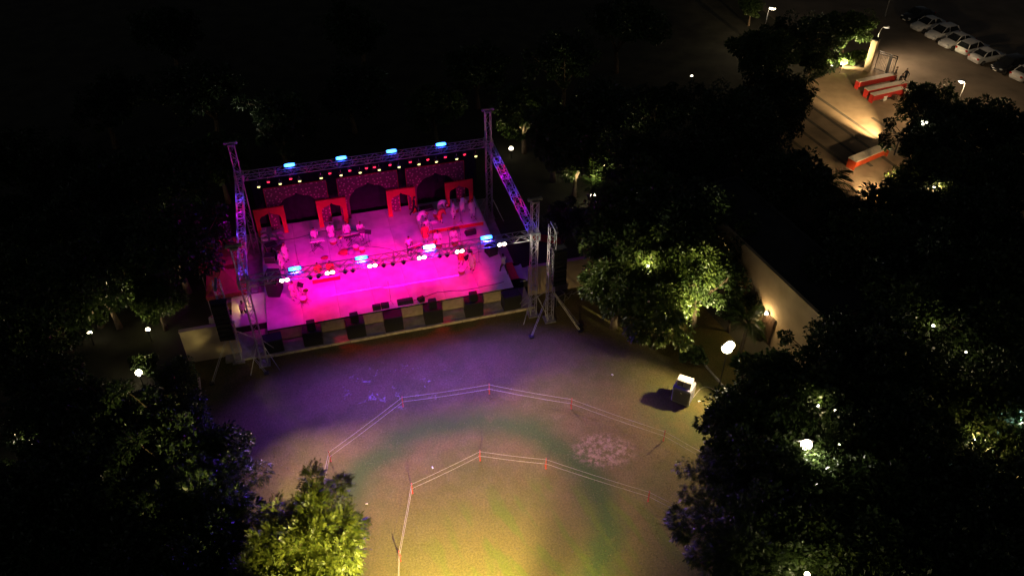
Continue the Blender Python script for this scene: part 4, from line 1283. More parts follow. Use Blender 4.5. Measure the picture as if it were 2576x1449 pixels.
drum(S(4.2, 1.5, DZ), 0, .26, .45, 'tall drum before the left seated musician', .25)
drum(S(5.45, 1.45, DZ), 0, .26, .45, 'tall drum before the right seated musician', .25)
drum(S(4.75, 5.1, RZ), 0, .28, .4, 'drum on the riser among the stooping people', .2)
drum(S(6.35, 5.2, RZ), 0, .25, .35, 'pale blue lit drum on the riser beside the standing person', .3)
drum(S(-6.3, -2.4, DZ), 0, .25, .3, 'drum beside the singer at front left', .4)
drum(S(5.2, -1.9, DZ), 0, .24, .3, 'drum at the feet of the performers at front right', .1)
def cymbal(loc, label):
    t = thing('cymbal', loc, 0, label, 'cymbal', 'cymbals on the deck')
    stand_tube(t, 1.0)
    MB().lathe([(.002, 1.05), (.06, 1.04), (.2, 1.01), (.2, 1.006), (.06, 1.03)], n=18).build('disc', M['brass'], t)
cymbal(S(-6.05, -2.0, DZ), 'brass cymbal at front left beside the singer in cream')
cymbal(S(-3.0, 3.7, DZ), 'brass cymbal beside the small bright rimmed drum')
cymbal(S(3.9, 1.2, DZ), 'brass cymbal left of the seated drummers')
def music_stand(loc, rz, label, paper=True):
    t = thing('music_stand', loc, rz, label, 'music stand', 'music stands on the deck')
    stand_tube(t, 1.0)
    rot = Matrix.Rotation(R(35), 3, 'X')
    o = MB().box((0, 0, 1.08), (.5, .02, .34), rot).build('desk', M['blackmetal'], t)
    if paper: MB().box((0, -.016, 1.085), (.4, .006, .28), rot).build('sheet_music', M['paper'], o)
music_stand(S(-6.35, -1.35, DZ), YAW + PI - .7, 'music stand with white sheets before the singer at front left')
music_stand(S(-1.3, 3.95, DZ), YAW + PI, 'black music stand before the rightmost of the rear four', False)
music_stand(S(-0.85, 3.75, DZ), YAW + PI - .4, 'low dark music stand right of the rear four', False)
music_stand(S(-3.0, 4.2, DZ), YAW + PI, 'music stand with a white sheet between the second and third of the rear four')
music_stand(S(5.75, -1.4, DZ), YAW + PI + .6, 'music stand with white sheet between the two performers at front right')
def tabla(loc, label):
    t = thing('tabla', loc, 0, label, 'drum', 'small hand drums on the dais')
    MB().lathe([(.08, 0), (.13, .08), (.12, .2), (.1, .24)], n=12).build('bowl', M['steel'], t)
    MB().lathe([(.1, .242), (.1, .25)], n=12).build('drum_head', M['drumskin'], t)
tabla(S(-5.05, 0.12, DZ + .42), 'small hand drum on the left of the dais')
tabla(S(-4.8, 0.1, DZ + .42), 'small hand drum next to the left one on the dais')
t = thing('harmonium', S(-4.15, 0.1, DZ + .42), YAW, 'wooden harmonium before the right seated musician in orange', 'harmonium')
MB().bevbox((0, 0, .12), (.55, .3, .24), .02).build('case', M['drumwood'], t)
MB().box((0, .05, .246), (.48, .14, .012)).build('keys', M['whitekeys'], t)
MB().box((0, -.17, .2), (.5, .05, .28)).build('bellows', M['darkcloth'], t)
def stool(loc, label):
    t = thing('stool', loc, 0, label, 'stool', 'stools on the deck')
    MB().lathe([(.17, .43), (.18, .45), (.18, .48), (.16, .5)], n=14).build('seat', M['darkcloth'], t)
    for k in range(4):
        a = PI / 4 + k * PI / 2
        MB().tube((.1 * math.cos(a), .1 * math.sin(a), .43), (.18 * math.cos(a), .18 * math.sin(a), 0), .012, n=5).build('leg', M['steel'], t)
stool(S(4.25, 2.27, DZ - .05), 'black stool under the left seated musician')
stool(S(5.5, 2.22, DZ - .05), 'black stool under the right seated musician')
p = at(2262, 214); stool((p.x + .02, p.y + .06, -.05), 'stool under the sitting person at the gate')
def bundle(loc, rz, w, d, h, m, label):
    t = thing('cloth_bundle', loc, rz, label, 'cloth bundle')
    b = MB().ball((0, 0, h * .45), (w / 2, d / 2, h * .55), 12, 7)
    random.seed(int(w * 100 + d * 10)); b.v = [(x * random.uniform(.85, 1.1), y * random.uniform(.85, 1.1), max(0, z)) for x, y, z in b.v]
    b.build('cloth', M[m], t, True)
bundle(S(-2.9, 2.9, DZ), .3, .9, .6, .35, 'redcloth', 'red cloth bundle on the deck before the rear left four')
bundle(S(-2.35, 2.75, DZ), .8, .7, .6, .45, 'grey', 'grey bag on the deck before the rear left four')
bundle(S(-4.4, 2.7, DZ), .3, .6, .4, .2, 'redcloth', 'small red cloth on the deck behind the dais')
bundle(S(4.4, 4.55, RZ), .2, .7, .5, .25, 'whitecloth', 'white cloth dropped on the riser')

# ================================================================== LAWN THINGS
def rope_posts(base, top_label, n_extra, group):
    pts = [Vector((p.x, p.y, 0)) for p in base]
    return pts
row_far = [at(x, y) for x, y in ((760, 1475), (832, 1160), (1014, 1022), (1231, 990), (1437, 1027), (1669, 1108), (1868, 1218))]
row_near = [at(x, y) for x, y in ((1000, 1640), (1007, 1410), (1038, 1240), (1208, 1158), (1373, 1178), (1630, 1260), (1850, 1368))]
post_m = MB(); post_m.lathe([(.055, 0), (.055, .02), (.03, .03), (.028, .9), (.034, .9), (.034, .93), (.01, .95)], n=8)
post_me = post_m.mesh('pole', M['postred'])
ring_me = MB().lathe([(.04, 0), (.05, .02), (.04, .04)], n=8).mesh('rope_ring', M['steel'])
flag_me = MB().add([(0, 0, .5), (.02, .01, .46), (.11, .02, .44), (.1, -.01, .3), (.05, .01, .26), (.01, 0, .3)], [(0, 1, 2, 3, 4, 5)]).mesh('red_tag', M['redcloth'])
def post_row(pts, row, labels, first, last):
    for i, p in enumerate(pts):
        if i == 0 and not first: continue
        t = thing('rope_post', (p.x, p.y, 0), i * .9, labels[i], 'post', 'red rope posts on the lawn')
        link('pole', post_me, t); link('rope_ring', ring_me, t, (0, 0, .82)); link('rope_ring', ring_me, t, (0, 0, .42)); link('red_tag', flag_me, t)
    for i in range(len(pts) - 1):
        for z, nm in ((.84, 'upper'), (.44, 'lower')):
            a, b = pts[i].copy(), pts[i + 1].copy()
            mid = (a + b) / 2
            q = []
            for k in range(13):
                f = k / 12; w = a.lerp(b, f)
                q.append((w.x - mid.x, w.y - mid.y, z - .05 * math.sin(PI * f)))
            o = MB().path(q, .0072, 5).build('barrier_rope', M['rope'])
            o.location = (mid.x, mid.y, 0)
            tag(o, '%s pale rope of the %s row, %s' % (nm, row, ['leftmost span', 'second span', 'third span', 'fourth span', 'fifth span', 'rightmost span'][i]), 'rope', 'ropes between the red posts')
nth = ['out of frame start', 'leftmost', 'second', 'third', 'fourth', 'fifth', 'rightmost']
post_row(row_far, 'far', ['red post at the lower left end of the far rope row, behind the lit tree'] + ['%s red post of the far rope row nearer the stage' % n_ for n_ in nth[1:]], True, True)
post_row(row_near, 'near', ['red post at the lower end of the near rope row'] + ['%s red post of the near rope row on the lit lawn' % n_ for n_ in nth[1:]], True, True)

def cooler():
    A, B, C = at(1696, 1008), at(1724, 1019), at(1744, 1002)
    ax = (B - A); w = ax.length; ay = (C - B); d = ay.length
    ang = math.atan2(ax.y, ax.x)
    c = (A + B) / 2 + Vector((-math.sin(ang), math.cos(ang), 0)) * d * .5
    w = 1.2; d = 1.05; h = 1.3
    t = thing('speaker_box', (c.x, c.y, 0), ang, 'large grey equipment box standing alone on the right of the lawn', 'equipment box')
    MB().bevbox((0, 0, h / 2 + .04), (w, d, h), .05).build('body', M['grey'], t)
    MB().box((0, -d / 2 - .006, h * .5), (w - .22, .02, h - .3)).build('front_panel', M['boxfront'], t)
    MB().box((.0, -d / 2 - .02, h * .78), (.11, .012, .1)).build('badge', M['white'], t)
    for sx in (-1, 1):
        for sy in (-1, 1):
            MB().lathe([(.05, 0), (.05, .04)], (sx * (w / 2 - .1), sy * (d / 2 - .1), 0), 8).build('foot', M['black'], t)
        MB().box((sx * (w / 2 + .004), -.1, h * .62), (.014, .26, .12)).build('handle', M['blackmetal'], t)
    zt = h + .045
    t2 = thing('air_cooler', (c.x, c.y, zt), ang + .06, 'white cooler unit with grille, sitting on the grey equipment box', 'air cooler')
    w2, d2, h2 = .92, .62, .56
    prof = [(-d2 / 2, 0), (d2 / 2, 0), (d2 / 2, h2 - .2), (d2 / 2 - .08, h2 - .04), (d2 / 2 - .18, h2), (-d2 / 2 + .1, h2), (-d2 / 2, h2 - .05)]
    mb = MB().prism([(a, b) for a, b in prof], w2)
    mb.v = [(y, x, z) for x, y, z in mb.v]; mb.f = [f[::-1] for f in mb.f]
    mb.build('body', M['white'], t2)
    for k, (x0, x1) in enumerate(((-.4, -.03), (.03, .4))):
        g_ = MB().box(((x0 + x1) / 2, -d2 / 2 - .004, .25), (x1 - x0, .014, .34)).build('grille', M['grey'], t2)
        sl = MB()
        for q in range(6): sl.box(((x0 + x1) / 2, -d2 / 2 - .014, .12 + q * .052), (x1 - x0 - .02, .008, .014))
        sl.build('slats', M['greydark'] if k == 0 else M['white'], g_)
    # power lead
    q = [(c.x + .75, c.y + .1, .01)]
    for k in range(16):
        a = k / 15
        q.append((c.x + .75 + 1.9 * a, c.y + .1 + 1.0 * math.sin(a * 3.0) - .1 * a, .012))
    o = MB().path(q, .012, 5).build('power_lead', M['rope']); tag(o, 'thin pale power lead looping over the grass from the grey box', 'cable')
    t3 = thing('plug_adaptor', (c.x + 1.05, c.y - .25, 0), .4, 'small white plug adaptor lying on the grass right of the grey box', 'plug adaptor')
    MB().bevbox((0, 0, .03), (.16, .08, .06), .012).build('block', M['white'], t3)
cooler()
def litter(px, py, r, label):
    p = at(px, py)
    t = thing('paper_cup', (p.x, p.y, .03), r, label, 'cup', 'litter on the lawn')
    o = MB().lathe([(.03, -.05), (.034, -.05), (.045, .07), (.041, .07)], n=10).build('cup', M['paper'], t); o.rotation_euler = (PI / 2, 0, 0)
    MB().lathe([(.044, .068), (.048, .072), (.044, .078)], n=10).build('rim', M['paper'], o)
litter(1088, 1176, .3, 'small white paper cup on the grass above the near rope row')
litter(922, 1268, 1.6, 'small white paper cup on the grass at the left of the ring')
litter(1540, 943, .8, 'pale paper cup in the dim grass below the big tree')
# trolley and loose pipes by the right wall
t = thing('trolley', S(12.0, -5.0, 0), YAW + .5, 'metal tube trolley parked by the right flank wall', 'trolley')
f = MB()
for s in (-1, 1):
    f.path([(s * .35, .5, .12), (s * .35, -.45, .14), (s * .33, -.6, .5), (s * .33, -.75, 1.0)], .018, 6)
for y, z in ((.5, .12), (.0, .13), (-.45, .14), (-.75, 1.0)): f.tube((-.35, y, z), (.35, y, z), .016, n=6)
f.build('frame', M['steel'], t)
for s in (-1, 1):
    MB().tube((s * .37, .4, .09), (s * .42, .4, .09), .09, n=12).build('wheel', M['tyre'], t)
    MB().tube((s * .37, -.4, .09), (s * .42, -.4, .09), .09, n=12).build('wheel', M['tyre'], t)
for k in range(2):
    a, b = S(12.7 + k * .3, -4.8, .03), S(13.8 + k * .15, -4.45 + k * .2, .03)
    mid = (a + b) / 2
    o = MB().path([a - mid, (0, 0, 0), b - mid], .028, 8).build('loose_pipe', M['steel']); o.location = mid
    tag(o, ['metal pipe lying nearest the right flank wall', 'metal pipe lying beside the other, a little nearer the lawn'][k], 'pipe')

# ================================================================== PLAZA AND CAR PARK
def counter(a, b, w, h, side, label, bend=None):
    """long counter with pale top and red panels; a, b ends of the top's near edge"""
    d = b - a; d.z = 0; L_ = d.length; ang = math.atan2(d.y, d.x)
    t = thing('counter', ((a.x + b.x) / 2, (a.y + b.y) / 2, 0), ang, label, 'counter', 'red panelled counters on the plaza')
    MB().box((0, w / 2, h - .03), (L_, w, .06)).build('top', M['toppanel'], t)
    n = max(2, int(L_ / 1.2))
    for k in range(n):
        MB().box((-L_ / 2 + L_ * (k + .5) / n, .03, h - .06 - .28), (L_ / n - .01, .03, .55)).build('front_panel', side, t)
    for s in (-1, 1):
        MB().box((s * (L_ / 2 - .03), w / 2, h / 2 - .03), (.04, w - .08, h - .06)).build('end_panel', side, t)
    if bend:
        MB().box((L_ / 2 + w / 2 - w / 2, w / 2 - bend / 2 - w / 2, h - .027), (w, bend, .06)).build('return_top', M['toppanel'], t)
        MB().box((L_ / 2 + w / 2 - .03, w / 2 - bend / 2 - w / 2, h / 2 - .03), (.04, bend - .06, h - .08)).build('return_panel', side, t)
    return t
counter(at(2163, 206, .95), at(2258, 187, .95), .62, .9, M['redpanel'], 'farthest red sided counter near the gate pillar')
counter(at(2185, 227, .95), at(2284, 207, .95), .62, .9, M['redpanel'], 'middle red sided counter of the three near the gate')
counter(at(2200, 240, .95), at(2278, 222, .95), .62, .9, M['redpanel'], 'nearest red sided counter with boxes heaped beside it', 3.0)
counter(at(2155, 408, .95), at(2240, 372, .95), .95, .95, M['orangepanel'], 'lone orange red counter at the lower end of the plaza', None)
random.seed(12)
for k, (px, py, nm, m) in enumerate(((2206, 246, 'white carton', 'whitecloth'), (2216, 243, 'red carton', 'redpanel'), (2226, 241, 'white sack like carton', 'whitecloth'), (2236, 247, 'dark carton', 'darkcloth'), (2248, 250, 'brown carton', 'wood'), (2222, 252, 'low white carton', 'whitecloth'))):
    p = at(px, py)
    t = thing('carton', (p.x, p.y, 0), random.uniform(0, 1), '%s, number %s from the left, below the nearest counter' % (nm, ['one', 'two', 'three', 'four', 'five', 'six'][k]), 'carton')
    h = random.uniform(.35, .6)
    MB().bevbox((0, 0, h / 2), (.5, .42, h), .02).build('box', M[m], t)
    for s in (-1, 1): MB().box((0, s * .26, h + .03), (.46, .2, .012), Matrix.Rotation(s * .5, 3, 'X')).build('flap', M[m], t)

def gate():
    a, b = at(2188, 176), at(2213, 184)
    d = b - a; L_ = max(2.0, d.length); ang = R(-42)
    t = thing('gate', (a.x + .5, a.y, 0), ang, 'dark metal bar gate beside the tan gate pillar', 'gate')
    h = 2.1; f = MB()
    for x in (0, L_): f.box((x, 0, h / 2 + .05), (.09, .07, h))
    for z in (.12, h * .9, h): f.box((L_ / 2, 0, z), (L_ - .09, .06, .07))
    f.build('frame', M['blackmetal'], t)
    bar = MB().tube((0, 0, .15), (0, 0, h * .9), .022, n=6).mesh('bar', M['steel'])
    for k in range(11): link('bar', bar, t, (L_ * (k + 1) / 12, 0, 0))
    p = at(2181, 178)
    t = thing('gate_pillar', (p.x, p.y, 0), R(-42), 'tall tan plastered gate pillar with dark cap', 'pillar')
    MB().box((0, 0, 1.75), (.62, .62, 3.5)).build('shaft', M['bwall'], t)
    MB().bevbox((0, 0, 3.58), (.8, .8, .16), .04).build('cap', M['roof'], t)
    p = at(2229, 187)
    t = thing('barrier_post', (p.x, p.y, 0), R(-30), 'flat upright post on the car park right of the gate', 'post')
    MB().box((0, 0, 1.1), (.34, .09, 2.2), taper=.75).build('blade', M['grey'], t)
    MB().box((0, 0, .05), (.5, .4, .1)).build('foot', M['concrete'], t)
gate()

def curved_lamp(base, h, reach, ang, label, lit, power=0, color=WARM, head=.22):
    t = thing('street_lamp', (base.x, base.y, 0), ang, label, 'street lamp', 'lamp posts round the car park')
    MB().lathe([(.12, 0), (.12, .3), (.07, .35), (.05, h - .8)], n=10).build('pole', M['steel'], t)
    q = [(0, 0, h - .85)] + [(reach * (1 - math.cos(a)), 0, h - .85 + .8 * math.sin(a)) for a in [PI / 2 * k / 6 for k in range(1, 7)]]
    MB().path(q, .035, 7).build('arm', M['steel'], t)
    o = MB().bevbox((reach + .2, 0, h - .02), (.62, .28, .14), .04).build('lamp_head', M['steel'], t)
    if lit:
        MB().ball((reach + .22, 0, h - .1), (head, head * .8, .1), 12, 8).build('lens', M['lampglow'], o)
        w = Vector((base.x, base.y, 0)) + Matrix.Rotation(ang, 3, 'Z') @ Vector((reach + .25, 0, h - .3))
        point(t, w, power, color, .15)
    else:
        MB().box((reach + .2, 0, h - .1), (.5, .22, .03)).build('lens', M['softglow'] if 'shielded' in label else M['headlamp'], o)
    return t
b = at(1934, 20, 4.9); curved_lamp(b, 5.0, .2, -.6, 'bright street lamp on a tall pole above the far trees', True, 110, (1.0, .8, .5), .36)
p = at(2430, 208, 4.6); curved_lamp(p, 4.7, .15, 2.6, 'bright lamp post at the edge of the car park behind the round tree', True, 480, (1.0, .70, .36), .3)
b = at(2192, 152); lp = curved_lamp(b, 3.9, .35, -.2, 'slim lamp post with a small shielded head beside the gate pillar', False)
spot(lp, Vector((b.x + .5, b.y - .1, 3.75)), Vector((b.x + 4.5, b.y - 3.5, 0)), 700, (1.0, .72, .45), 165, 1.0, .6)
b = at(2226, 42); curved_lamp(b, 8.0, .6, 1.5, 'pale pole rising out of the picture behind the parked cars', False)

def car(loc, rz, paint, label, style='sedan', group='cars parked in a row'):
    """nose along +x"""
    key = (style, paint)
    t = thing('car', loc, rz, label, 'car', group)
    if ('car',) + key not in CACHE:
        L_ = 4.25 if style == 'sedan' else 3.95
        hood = .92; deckz = .98 if style == 'sedan' else 1.0
        xs = [-L_ / 2, -L_ / 2 + .1, -L_ / 2 + .5, -L_ / 2 + 1.0, -.3, .6, 1.1, L_ / 2 - .55, L_ / 2 - .15, L_ / 2]
        zt = [.72, deckz - .04, deckz, deckz - .02, .94, .95, hood, hood - .1, .72, .55]
        zb = [.42, .28, .24, .22, .22, .22, .22, .24, .28, .36]
        hw = [.68, .8, .84, .86, .87, .87, .86, .83, .75, .62]
        mb = MB(); vs = []
        prof = lambda h_, b_, t_: [(-h_ * .86, b_), (-h_ * .98, b_ + .12), (-h_, b_ + (t_ - b_) * .55), (-h_ * .95, t_ - .08), (-h_ * .8, t_), (0, t_ + .025),
                                   (h_ * .8, t_), (h_ * .95, t_ - .08), (h_, b_ + (t_ - b_) * .55), (h_ * .98, b_ + .12), (h_ * .86, b_)]
        m = 11
        for x, b_, t_, h_ in zip(xs, zb, zt, hw): vs += [(x, y, z) for y, z in prof(h_, b_, t_)]
        fs = []
        for i in range(len(xs) - 1):
            for k in range(m):
                k2 = (k + 1) % m
                fs.append((i * m + k, i * m + m + k, i * m + m + k2, i * m + k2))
        fs += [tuple(range(m)), tuple(range((len(xs) - 1) * m, len(xs) * m))[::-1]]
        mb.add(vs, fs)
        CACHE[('car',) + key] = mb.mesh('body', M[paint], True)
        # glasshouse
        if style == 'sedan': st = [(-1.45, .96, .96, .72), (-.95, .95, 1.38, .62), (-.2, .95, 1.46, .62), (.25, .95, 1.42, .62), (.98, .93, .97, .74)]
        else: st = [(-1.88, .98, 1.0, .72), (-1.6, .97, 1.44, .63), (-.4, .95, 1.52, .64), (.2, .95, 1.46, .63), (.92, .93, .97, .74)]
        gb = MB(); vs = []
        for x, b_, t_, h_ in st: vs += [(x, -.78, b_), (x, -h_, t_), (x, h_, t_), (x, .78, b_)]
        fs = []
        for i in range(len(st) - 1):
            for k in range(3): fs.append((i * 4 + k, i * 4 + k + 1, i * 4 + 5 + k, i * 4 + 4 + k))
        gb.add(vs, fs); CACHE[('glass',) + key] = gb.mesh('windows', M['glass'])
        rb = MB(); r = st[1:4]; vs = []
        for x, b_, t_, h_ in r: vs += [(x, -h_ - .01, t_ - .005), (x, -h_ * .8, t_ + .035), (x, h_ * .8, t_ + .035), (x, h_ + .01, t_ - .005)]
        fs = []
        for i in range(2):
            for k in range(3): fs.append((i * 4 + k, i * 4 + k + 1, i * 4 + 5 + k, i * 4 + 4 + k))
        rb.add(vs, fs); CACHE[('roof',) + key] = rb.mesh('roof', M[paint], True)
        CACHE[('pil',) + key] = []
        for s in (-1, 1):
            P = lambda i, top: Vector((st[i][0], s * (st[i][3] if top else .78), st[i][2] if top else st[i][1] - .02))
            for p0_, p1_, r_ in ((P(4, 0), P(3, 1), .035), (P(0, 0), P(1, 1), .05), (Vector((-.32, s * .79, .95)), Vector((-.28, s * .63, st[2][2])), .035)):
                CACHE[('pil',) + key].append(MB().tube(p0_, p1_, r_, n=5).mesh('pillar', M[paint]))
        CACHE['headlight'] = MB().ball((0, 0, 0), (.13, .2, .09), 10, 6).mesh('headlight', M['headlamp'], True)
        CACHE['taillight'] = MB().ball((0, 0, 0), (.1, .17, .11), 10, 6).mesh('tail_light', M['taillamp'], True)
        CACHE['tyre'] = MB().add(*(lambda b_: ([(p[0], p[2], p[1]) for p in b_.v], [f[::-1] for f in b_.f]))(MB().lathe([(.19, -.1), (.28, -.1), (.31, -.07), (.31, .07), (.28, .1), (.19, .1)], n=18))).mesh('wheel', M['tyre'], True)
        CACHE['rim'] = MB().add(*(lambda b_: ([(p[0], p[2], p[1]) for p in b_.v], [f[::-1] for f in b_.f]))(MB().lathe([(.2, -.104), (.05, -.09), (.05, .09), (.2, .104)], n=12))).mesh('rim', M['rim'])
        CACHE['grillem'] = MB().bevbox((0, 0, 0), (.05, .9, .13), .01).mesh('grille', M['greydark'])
        CACHE['plate'] = MB().bevbox((0, 0, 0), (.02, .46, .11), .005).mesh('number_plate', M['white'])
        CACHE['mirror'] = MB().ball((0, 0, 0), (.07, .1, .06), 8, 6).mesh('mirror', M[paint], True)
    L_ = 4.25 if style == 'sedan' else 3.95
    link('body', CACHE[('car',) + key], t)
    w = link('windows', CACHE[('glass',) + key], t); [link('pillar', pm_, w) for pm_ in CACHE[('pil',) + key]]
    link('roof', CACHE[('roof',) + key], t)
    for s in (-1, 1):
        link('headlight', CACHE['headlight'], t, (L_ / 2 - .18, s * .58, .68)); link('tail_light', CACHE['taillight'], t, (-L_ / 2 + .07, s * .66, .8))
        link('mirror', CACHE['mirror'], t, (.72, s * .93, .98))
        for x in (1.28, -1.3):
            o = link('wheel', CACHE['tyre'], t, (x, s * .78, .31)); link('rim', CACHE['rim'], o)
    link('grille', CACHE['grillem'], t, (L_ / 2 - .03, 0, .5)); link('number_plate', CACHE['plate'], t, (L_ / 2 + .005, 0, .4)); link('number_plate', CACHE['plate'], t, (-L_ / 2 - .005, 0, .62))
    return t
hd = math.atan2(-1.7, -3.7)
fr = [at(2297, 82), at(2331, 104), at(2368, 125), at(2408, 141), at(2444, 163)]
cars = [('carwhite', 'sedan', 0, 'white saloon with its nose to the yard, leftmost white car of the row'), ('carwhite', 'hatch', 0, 'white hatchback, second white car of the parked row'),
        ('carwhite', 'sedan', 0, 'white saloon in the middle of the parked row'), ('carwhite', 'hatch', PI, 'white hatchback parked tail first, fourth white car of the row'),
        ('carwhite', 'sedan', PI, 'white saloon parked tail first, fifth white car of the row')]
for p, (pt, stl, rot, lb) in zip(fr, cars):
    c = p - Vector((math.cos(hd), math.sin(hd), 0)) * 2.1
    car((c.x, c.y, -.008), hd + rot + random.uniform(-.06, .06), pt, lb, stl)
for p, (pt, stl, rot, lb) in zip([at(2272, 58), at(2496, 186), at(2548, 207), at(2590, 226)],
        [('cardark', 'sedan', 0, 'dark car with glinting lamps at the far left end of the parked row'), ('cardark', 'hatch', 0, 'dark car parked right of the white row'),
         ('carwhite', 'sedan', PI, 'white car parked tail first at the right edge of the picture'), ('cardark', 'hatch', PI, 'dark car cut off by the right edge of the picture')]):
    c = p - Vector((math.cos(hd), math.sin(hd), 0)) * 2.1
    car((c.x, c.y, -.008), hd + rot, pt, lb, stl)

# ================================================================== GARDEN LAMPS
def flood(px, py, z, aim, power, color, label, glow='lampglow', size=.16, pole=True, angle=130):
    p = at(px, py, z)
    t = thing('garden_floodlight', (p.x, p.y, 0), 0, label, 'floodlight', 'garden lamps')
    if pole:
        MB().lathe([(.06, 0), (.06, .06), (.025, .08), (.022, z - .05)], n=8).build('stake', M['blackmetal'], t)
    d = Vector(aim).normalized()
    c = MB(); c.tube(Vector((0, 0, z)) - d * .12, Vector((0, 0, z)) + d * .04, size * .7, size, 10); o = c.build('housing', M['blackmetal'], t)
    MB().ball((d.x * .06, d.y * .06, z + d.z * .06), (size * .98,) * 3, 10, 8).build('lens', M[glow], o)
    if power and z > 5:
        point(t, Vector((p.x, p.y, z + .35)), power * 4, color, .1)
    elif power:
        spot(t, Vector((p.x, p.y, z)) + d * (size + .12), Vector((p.x, p.y, z)) + d * 5, power * 4, color, angle, .7, .1)
    return t
UP = (0, .3, 1)
GL = (1.0, .82, .42)
flood(1286, 376, .9, (-.1, .2, 1), 50, GL, 'small garden lamp right of the rear right tower', size=.2)
flood(1432, 426, 1.1, (.1, .3, 1), 110, GL, 'garden lamp lighting yellow leaves behind the right side truss', size=.2)
flood(1492, 495, 1.0, (-.1, .5, 1), 150, GL, 'garden lamp beneath the small palm', size=.24)
flood(1629, 673, 5.6, (.1, .4, 1), 14, GL, 'lamp hidden in the middle of the big tree clump', size=.13)
flood(225, 840, 1.0, (.0, .8, .8), 20, GL, 'garden lamp at far left, left of the lit small tree', size=.16)
flood(372, 832, 1.0, (.05, .6, .9), 130, GL, 'garden lamp at the foot of the lit small tree on the left', size=.16)
flood(349, 940, 1.2, (-.2, .8, .8), 14, GL, 'larger garden lamp below the lit small tree on the left', size=.22)
flood(70, 1122, 3.2, (.3, .3, 1), 30, GL, 'elongated bright lamp near the left edge', size=.24)
flood(55, 938, 1.0, (.0, .3, 1), 12, GL, 'tiny lamp near the left edge above the bright one', 'softglow', .1)
flood(80, 1443, 1.2, (.0, .3, 1), 12, GL, 'tiny lamp at the bottom left corner', 'softglow', .12)
flood(611, 1430, 1.6, (.2, .3, 1), 25, GL, 'small lamp low at the left side of the yellow lit tree', 'softglow', .12)
flood(2056, 1023, 5.6, (.2, .3, 1), 2.5, GL, 'small lamp among dark trees above the bright flood', 'softglow', .1)
flood(2100, 1035, 5.6, (.2, .3, 1), 0, GL, 'tiny paired lamp right of the small lamp among dark trees', 'softglow', .07)
flood(2110, 1120, 5.6, (.2, .3, 1), 0, GL, 'tiny lamp right of the bright flood in the lower right trees', 'softglow', .07)
flood(2348, 822, 6.3, (-.2, .3, 1), 2, GL, 'small lamp far right among the upper dark trees', 'softglow', .1)
flood(2430, 888, 6.3, (-.2, .3, 1), 2, GL, 'tiny warm lamp right of centre in the dark right trees', 'softglow', .07)
flood(2460, 1110, 5.4, (-.6, .5, .5), 12, YEL, 'lamp by the lit palm at the right', size=.15)
flood(2569, 1068, 5.4, (-.2, .3, 1), 3, (.6, 1, .8), 'pale lamp cut by the right edge', 'softglow', .12)
flood(2117, 166, .8, (.5, .8, .35), 500, GL, 'bright floodlight at the foot of the lit hedge', size=.15)
flood(2092, 169, .9, (.1, .8, .6), 60, GL, 'smaller lamp left of the hedge floodlight', 'softglow', .14)
for k, (px, py) in enumerate(((2320, 303), (2331, 307), (2322, 311))):
    flood(px, py, 6.3, (-.2, -.6, -.3), 0, GL, '%s of three tiny lamps clustered in the dark right trees' % ['upper left', 'right', 'lower left'][k], 'softglow', .1)
flood(2362, 478, 6.3, (-.3, .3, .9), 12, (1, .6, .25), 'warm orange lamp glowing through the right trees', size=.14)
flood(2350, 473, 6.3, (-.3, .3, .9), 0, GL, 'white lamp left of the warm orange one', 'softglow', .09)
flood(1740, 194, 2.2, (0, .3, 1), 4, GL, 'lone small lamp in the black area at top centre', 'softglow', .13)
flood(1140, 193, 1.5, (0, .3, 1), 1, GL, 'single pinprick lamp in the black area above the stage', 'softglow', .05)
flood(2030, 1447, 6.2, (0, .3, 1), 8, GL, 'lamp at the bottom edge beneath the lower right trees', size=.13)
flood(560, 405, 2.0, (.2, .2, 1), 60, (1, .9, .7), 'dim lamp behind the rear left tower lighting a few leaves', 'softglow', .06)
flood(1085, 300, 2.0, (.0, .2, 1), 30, (.8, .9, 1), 'dim lamp behind the rear truss lighting a few leaves', 'softglow', .04)
# twin floods on a pole by the big tree
def mast(px, py, z, heads, label, lens='lampglow'):
    p = at(px, py, z)
    t = thing('floodlight_mast', (p.x, p.y, 0), 0, label, 'floodlight mast')
    MB().lathe([(.14, 0), (.14, .12), (.05, .16), (.04, z + .1)], n=10).build('pole', M['blackmetal'], t)
    MB().box((0, 0, z + .06), (.9, .07, .07)).build('cross_arm', M['steel'], t)
    for (ox, oz, aim, pw, colr, ang, sz) in heads:
        d = Vector(aim).normalized()
        c = Vector((ox, -.12, z + oz))
        q = d.to_track_quat('-Y', 'Z').to_matrix()
        o = MB().bevbox(c, (.46, .16, .36), .03, 0, q).build('lamp_head', M['blackmetal'], t)
        MB().ball(c + d * .09, (sz, sz * .8, sz), 12, 8).build('lens', M[lens], o)  # glowing ball oversized, its shape stands in for lamp glare
        spot(t, Vector((p.x, p.y, 0)) + c + d * (.12 + sz), Vector((p.x, p.y, 0)) + c + d * 6, pw, colr, ang, .5, .12)
mast(1832, 872, 4.1, ((.1, .3, (-.75, -.4, -.62), 1500, (1, .74, .42), 112, .3), (-.02, -.12, (-.36, .92, .02), 2600, (1, .84, .42), 78, .34)), 'pole with two dazzling floodlights between the big tree and the plaster wall')
mast(2025, 1110, 5.9, ((0, 0, (.15, -.5, -.1), 110, (1, .86, .75), 160, .3),), 'pole with one dazzling floodlight deep in the lower right trees')
